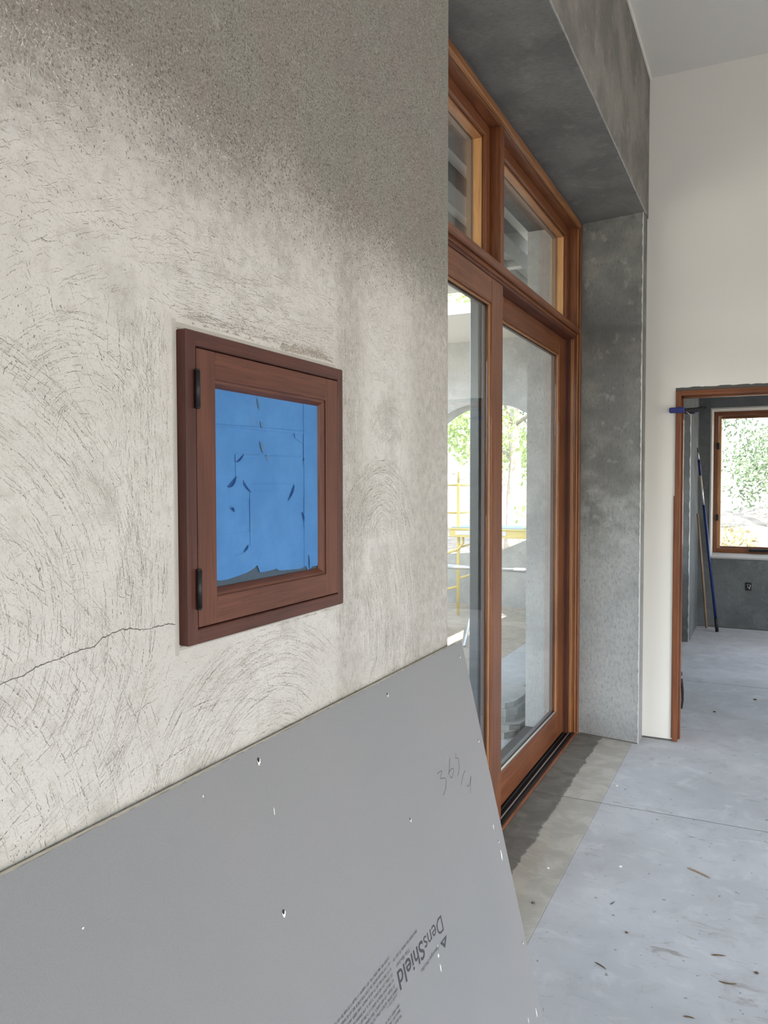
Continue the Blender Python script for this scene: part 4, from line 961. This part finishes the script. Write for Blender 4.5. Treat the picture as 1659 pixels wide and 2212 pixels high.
# ------------------------------------------------------------------ outside
def build_outside():
    zg = -0.12; ya = 8.7
    # wall with arch at the end of the porch
    cx, rx, zs, rz = -2.97, 0.92, 1.55, 0.90; pts = []
    n = 28; m = MB()
    arch = [(cx-rx*math.cos(PI*i/n), zs+rz*math.sin(PI*i/n)) for i in range(n+1)]
    for yy in (ya, ya+0.3):
        pass
    def strip(y, flip):
        vs = [(cx-rx, y, zg-.1), (-6.5, y, zg-.1), (-6.5, y, 3.4), (-1.0, y, 3.4), (-1.0, y, zg-.1), (cx+rx, y, zg-.1)]
        top = [(x, y, z) for x, z in arch]; up = [(x, y, 3.4) for x, z in arch]
        mm = MB(); mm.add([(-6.5, y, zg-.1), (cx-rx, y, zg-.1), (cx-rx, y, 3.4), (-6.5, y, 3.4)], [(0, 1, 2, 3)])
        mm.add([(cx+rx, y, zg-.1), (-1.0, y, zg-.1), (-1.0, y, 3.4), (cx+rx, y, 3.4)], [(0, 1, 2, 3)])
        mm.add(top+up, [(i, i+1, n+2+i, n+1+i) for i in range(n)])
        return mm
    for yy in (ya, ya+.35):
        s = strip(yy, 0); m.add(s.v, s.f)
    soff = [(x, z) for x, z in [(cx-rx, zg-.1)]+arch+[(cx+rx, zg-.1)]]
    m.add([(x, ya, z) for x, z in soff]+[(x, ya+.35, z) for x, z in soff], [(i, i+1, len(soff)+i+1, len(soff)+i) for i in range(len(soff)-1)])
    struct(m.build('wall_porch', M['outside']), 'grey plaster porch wall with round arch outside the sliding door')
    # house outer wall beyond the door
    struct(box('wall_outer', (XO, -0.66, YF+.002, 5.3, zg-.1, 3.4), M['outside']), 'outer house wall beyond the grey pier')
    struct(box('wall_outer_far', (XO, -0.66, 7.9, 8.7, zg-.1, 3.4), M['outside']), 'outer house wall of the far room')
    # porch ceiling with long roof light, beams
    zc = 3.165; m = MB(); xa, xb, y1, y2 = -3.6, -1.95, 6.45, 7.25
    m.box(-4.5, XO, -4, y1, zc, zc+.1).box(-4.5, XO, y2, ya+.4, zc, zc+.1).box(-4.5, xa, y1, y2, zc, zc+.1).box(xb, XO, y1, y2, zc, zc+.1)
    pc = struct(m.build('ceiling_porch', M['porchceil']), 'cream porch ceiling with an open roof light')
    for x, w in ((-1.56, .06), (-1.80, .025), (-4.2, .07)): box('beam', (x-w, x+w, -4, ya, zc-.10, zc), M['beam'], pc, .004)
    box('cross_beam', (-4.5, XO, 5.7, 5.78, zc-.05, zc), M['porchceil'], pc, .004)
    # ground levels
    sl = struct(box('floor_porch', (-2.16, XO+.001, -4, 8.66, zg-.2, -0.10), M['slab_out']), 'pale concrete porch slab outside the door')
    box('step_edge', (-1.725, -1.695, -2, 8.6, -.10, -.085), M['stone'], sl, .004)
    def ground():
        vs, fs = [], []; xs = [-60+120*i/60 for i in range(61)]; ys = [-30+110*i/60 for i in range(61)]
        r = random.Random(3)
        for y in ys:
            for x in xs:
                z = -0.22
                if y > 11: z += (min(y, 40)-11)*0.14
                if x < -7: z += (-7-x)*0.04
                inside = -6.5 < x < 7 and -7 < y < 11
                vs.append((x, y, z+(0 if inside else r.uniform(-.12, .12))))
        n = 61; fs = [(i*n+j, i*n+j+1, (i+1)*n+j+1, (i+1)*n+j) for i in range(60) for j in range(60)]
        o = MB().add(vs, fs).build('ground', M['litter']); struct(o, 'sunlit ground covered in dry leaf litter rising behind the house')
    ground()
    struct(box('ground_yard', (-6.4, -2.16, -4, 10.2, -.3, -.16), M['dirt']), 'trampled dirt yard beside the porch slab')
    # retaining wall
    rw = empty('retaining_wall', (-3.3, 10.3, -.22)); tag(rw, 'low grey concrete retaining wall with sloping top seen through the arch', 'wall')
    MB().prism([(-5.6, -.25), (-5.6, .50), (-4.0, .52), (-3.28, .585), (-2.9, .75), (-1.6, 1.15), (-1.6, -.25)], 'y', 10.3, 10.5).build('wall_body', M['outside'], rw)
    MB().box(-5.6, -1.6, 10.24, 10.31, -.25, -.19, c=.004).build('footing', M['slab_out'], rw)
    # scaffold
    s = empty('scaffold', (-3.1, 9.45, -.16)); tag(s, 'yellow steel scaffold frame with a plank deck standing beyond the arch', 'scaffold')
    for x in (-3.512, -1.9):
        for y in (9.3, 10.05):
            MB().tube((x, y, -.16), (x, y, 1.52), .021).build('post', M['yellow'], s, True)
            MB().tube((x, y, 1.52), (x, y, 1.655), .015).build('coupling_pin', M['yellow'], s, True)
        for z in (1.487, 1.135, .30): MB().tube((x, 9.3, z), (x, 10.05, z), .015).build('rung', M['yellow'], s, True)
    for z in (1.487, 1.135): MB().tube((-4.6, 9.3, z), (-3.512, 9.3, z), .012).build('guard_rail', M['yellow'], s, True)
    MB().tube((-4.6, 9.3, -.16), (-4.6, 9.3, 1.6), .02).build('post', M['yellow'], s, True)
    MB().path([(-4.5, 9.28, .30), (-3.75, 9.28, .58), (-3.5, 9.28, .68), (-3.44, 9.28, .76), (-3.44, 9.28, .84)], .016, 8).build('curved_brace', M['yellow'], s, True)
    MB().tube((-3.51, 9.3, .20), (-4.5, 9.3, -.05), .016).build('brace', M['yellow'], s, True)
    MB().tube((-3.5, 9.34, .70), (-2.2, 9.34, 1.1), .010).build('brace', M['yellow'], s, True)
    box('deck_side', (-3.60, -1.85, 9.22, 9.27, .835, .945), M['yellow'], s, .006)
    box('deck_lip', (-3.60, -1.85, 9.205, 9.222, .835, .855), M['yellow'], s, .004)
    box('deck_lip', (-3.60, -1.85, 9.205, 9.222, .928, .947), M['yellow'], s, .004)
    box('deck_label', (-3.52, -2.86, 9.213, 9.219, .865, .918), M['gypwhite'], s)
    box('deck_top', (-3.60, -1.85, 9.27, 9.95, .925, .955), M['bluetop'], s, .004)
    MB().tube((-4.6, 9.18, .46), (-2.0, 9.18, .46), .028).build('ledger', M['steel'], s, True)
    # aluminium lengths leaning on the ledger
    for k, (x0, x1) in enumerate(((-2.757, -2.99), (-2.70, -2.95), (-2.66, -2.90))):
        tag(MB().tube((x0-.0, 7.46+.05*k, -.155), (x0-.36, 9.135, .50), .016, None, 8).build('aluminium_tube', M['steel']), ('leftmost', 'middle', 'rightmost')[k]+' thin aluminium tube leaning on the scaffold ledger outside', 'tube', 'aluminium tubes leaning on the scaffold')
    # bucket on a crate
    t = empty('wooden_crate', (-3.55, 8.05, -.16)); tag(t, 'slatted wooden crate carrying the blue bucket outside the left glass', 'crate')
    for z in (-.15, .03, .21):
        for d in ((-3.80, -3.30, 7.80, 7.82), (-3.80, -3.30, 8.28, 8.30), (-3.80, -3.78, 7.82, 8.28), (-3.32, -3.30, 7.82, 8.28)): box('slat', (d[0], d[1], d[2], d[3], z, z+.12), M['stick'], t, .002)
    for i in range(4): box('top_board', (-3.80+.127*i, -3.685+.127*i, 7.80, 8.30, .33, .35), M['stick'], t, .002)
    q = empty('bucket', (-3.18-.05, 8.05, .35)); q.location = (-3.425, 8.05, .35); tag(q, 'blue plastic bucket on the crate at the edge of the left glass', 'bucket')
    def lathe(prof, c, nn=24):
        vs = [(c[0]+r*math.cos(2*PI*k/nn), c[1]+r*math.sin(2*PI*k/nn), c[2]+z) for r, z in prof for k in range(nn)]
        fs = [(i*nn+k, i*nn+(k+1) % nn, (i+1)*nn+(k+1) % nn, (i+1)*nn+k) for i in range(len(prof)-1) for k in range(nn)]
        return MB().add(vs, fs)
    lathe([(.001, 0), (.11, 0), (.125, .2), (.128, .2), (.12, .02), (.001, .015)], (-3.425, 8.05, .35)).build('bucket_body', M['bucket'], q, True)
    lathe([(.125, .185), (.145, .19), (.147, .205), (.125, .21)], (-3.425, 8.05, .35)).build('rim', M['bucket'], q, True)
    # flagstones stacked by the door
    r = random.Random(5); z = -.10
    spots = [(-1.60, 4.98, .44, .62), (-1.57, 5.00, .42, .58), (-1.60, 5.03, .38, .56), (-1.59, 5.05, .36, .52), (-1.60, 5.06, .34, .50)]
    lab = ['lowest and widest slab of the flagstone stack outside the glass', 'second flagstone from the bottom of the stack outside', 'middle flagstone of the stack outside the glass', 'second flagstone from the top of the stack outside', 'topmost flagstone of the stack outside the glass']
    for (x, y, w, l), lb in zip(spots, lab):
        h = r.uniform(.032, .045); k = 11
        poly = [(x+w/2*math.copysign(abs(math.cos(2*PI*i/k))**.55, math.cos(2*PI*i/k))*r.uniform(.9, 1.03), y+l/2*math.copysign(abs(math.sin(2*PI*i/k))**.55, math.sin(2*PI*i/k))*r.uniform(.9, 1.03)) for i in range(k)]
        o = MB().prism(poly, 'z', z, z+h).build('flagstone', M['stone']); tag(o, lb, 'stone', 'flagstones stacked outside the door'); z += h
    # trees
    def tree(x, y, zb, h, crown, mat, label, seed, lean=0.0, tr=.16, nleaf=2600, low=.35, group='trees outside', ls=.05):
        r = random.Random(seed); t = empty('tree', (x, y, zb)); tag(t, label, 'tree', group)
        pts, rad = [], []
        for i in range(9):
            k = i/8; pts.append((x+lean*k*h*.5+r.uniform(-.06, .06)*h*.15, y+r.uniform(-.05, .05), zb-.2+k*h*.85)); rad.append(tr*(1-.72*k))
        MB().path(pts, rad, 9).build('trunk', M['bark'], t, True)
        m = MB()
        for b in range(7):
            i = r.randint(3, 7); p = Vector(pts[i]); a = r.uniform(0, 2*PI); l = r.uniform(.5, 1)*crown
            m.path([p, p+Vector((math.cos(a)*l*.5, math.sin(a)*l*.5, l*.3)), p+Vector((math.cos(a)*l, math.sin(a)*l, l*.35+.2))], [rad[i]*.45, rad[i]*.3, .01], 6)
        m.build('branches', M['bark'], t, True)
        m = MB(); cl = []
        for c in range(34):
            a = r.uniform(0, 2*PI); q = r.random()**.5*crown; cl.append(Vector((x+lean*h*.35+math.cos(a)*q, y+math.sin(a)*q, zb+h*(low+(1-low)*r.random()))))
        for i in range(nleaf):
            c = r.choice(cl); p = c+Vector((r.gauss(0, .3), r.gauss(0, .3), r.gauss(0, .24)))*crown*.5
            s = ls*r.uniform(.6, 1.4); u = Vector((r.gauss(0, 1), r.gauss(0, 1), r.gauss(0, 1))).normalized(); v = u.orthogonal().normalized()
            m.add([p-u*s, p+v*s*.5, p+u*s, p-v*s*.5], [(0, 1, 2, 3)])
        f = m.build('foliage', mat, t); f['kind'] = 'stuff'
    tree(-4.25, 14.0, .2, 6.0, 1.6, M['leaf'], 'grey barked tree with pale green leaves framed by the porch arch', 1, .05, .15, 9000, .12)
    tree(-8.6, 22.0, 1.3, 7.0, 2.0, M['leaf'], 'leafy tree behind the scaffold guard rail through the left glass', 2, 0, .16, 6000, .1)
    tree(-8.0, 29.5, 2.3, 8.0, 2.6, M['leaf2'], 'grey green tree farthest behind the arch', 3, 0, .2, 9000, .08, 'trees outside', .07)
    tree(0.1, 17.5, .7, 4.2, 1.5, M['leaf2'], 'grey green tree in the middle of the far window view', 4, .25, .12, 8000, .12, 'trees outside', .045)
    tree(-1.35, 24.5, 1.6, 8.0, 1.1, M['leaf2'], 'slim tree at the left edge of the far window view', 5, 0, .14, 1800, .5, 'trees outside', .05)
    r = random.Random(21)
    for k, (x, y, lb) in enumerate(((-1.0, 12.3, 'low dry bush at lower left of the far window view'), (.05, 12.8, 'low dry bush in the lower middle of the far window view'), (1.1, 12.3, 'low dry bush at lower right of the far window view'), (-.6, 14.6, 'dry bush behind the other bushes in the far window view'))):
        zb = -.22+max(0, y-11)*.14; m = MB()
        for i in range(420):
            a = r.uniform(0, 2*PI); q = r.random()**.5*.5; p = Vector((x+math.cos(a)*q, y+math.sin(a)*q, zb+r.random()**1.3*.62*(1-q)+.02))
            s = .045*r.uniform(.6, 1.5); u = Vector((r.gauss(0, 1), r.gauss(0, 1), r.gauss(0, 1))).normalized(); v = u.orthogonal().normalized()
            m.add([p-u*s, p+v*s*.5, p+u*s, p-v*s*.5], [(0, 1, 2, 3)])
        tag(m.build('bush', M['brush']), lb, 'bush', 'dry bushes on the slope')
    tag(MB().path([(-.25, 14.0, .15), (.1, 14.2, .55), (.37, 14.5, 1.0), (.47, 14.7, 1.35)], [.09, .08, .06, .03], 8).build('fallen_log', M['bark'], None, True), 'grey leaning dead branch on the slope in the far window view', 'branch')
build_outside()
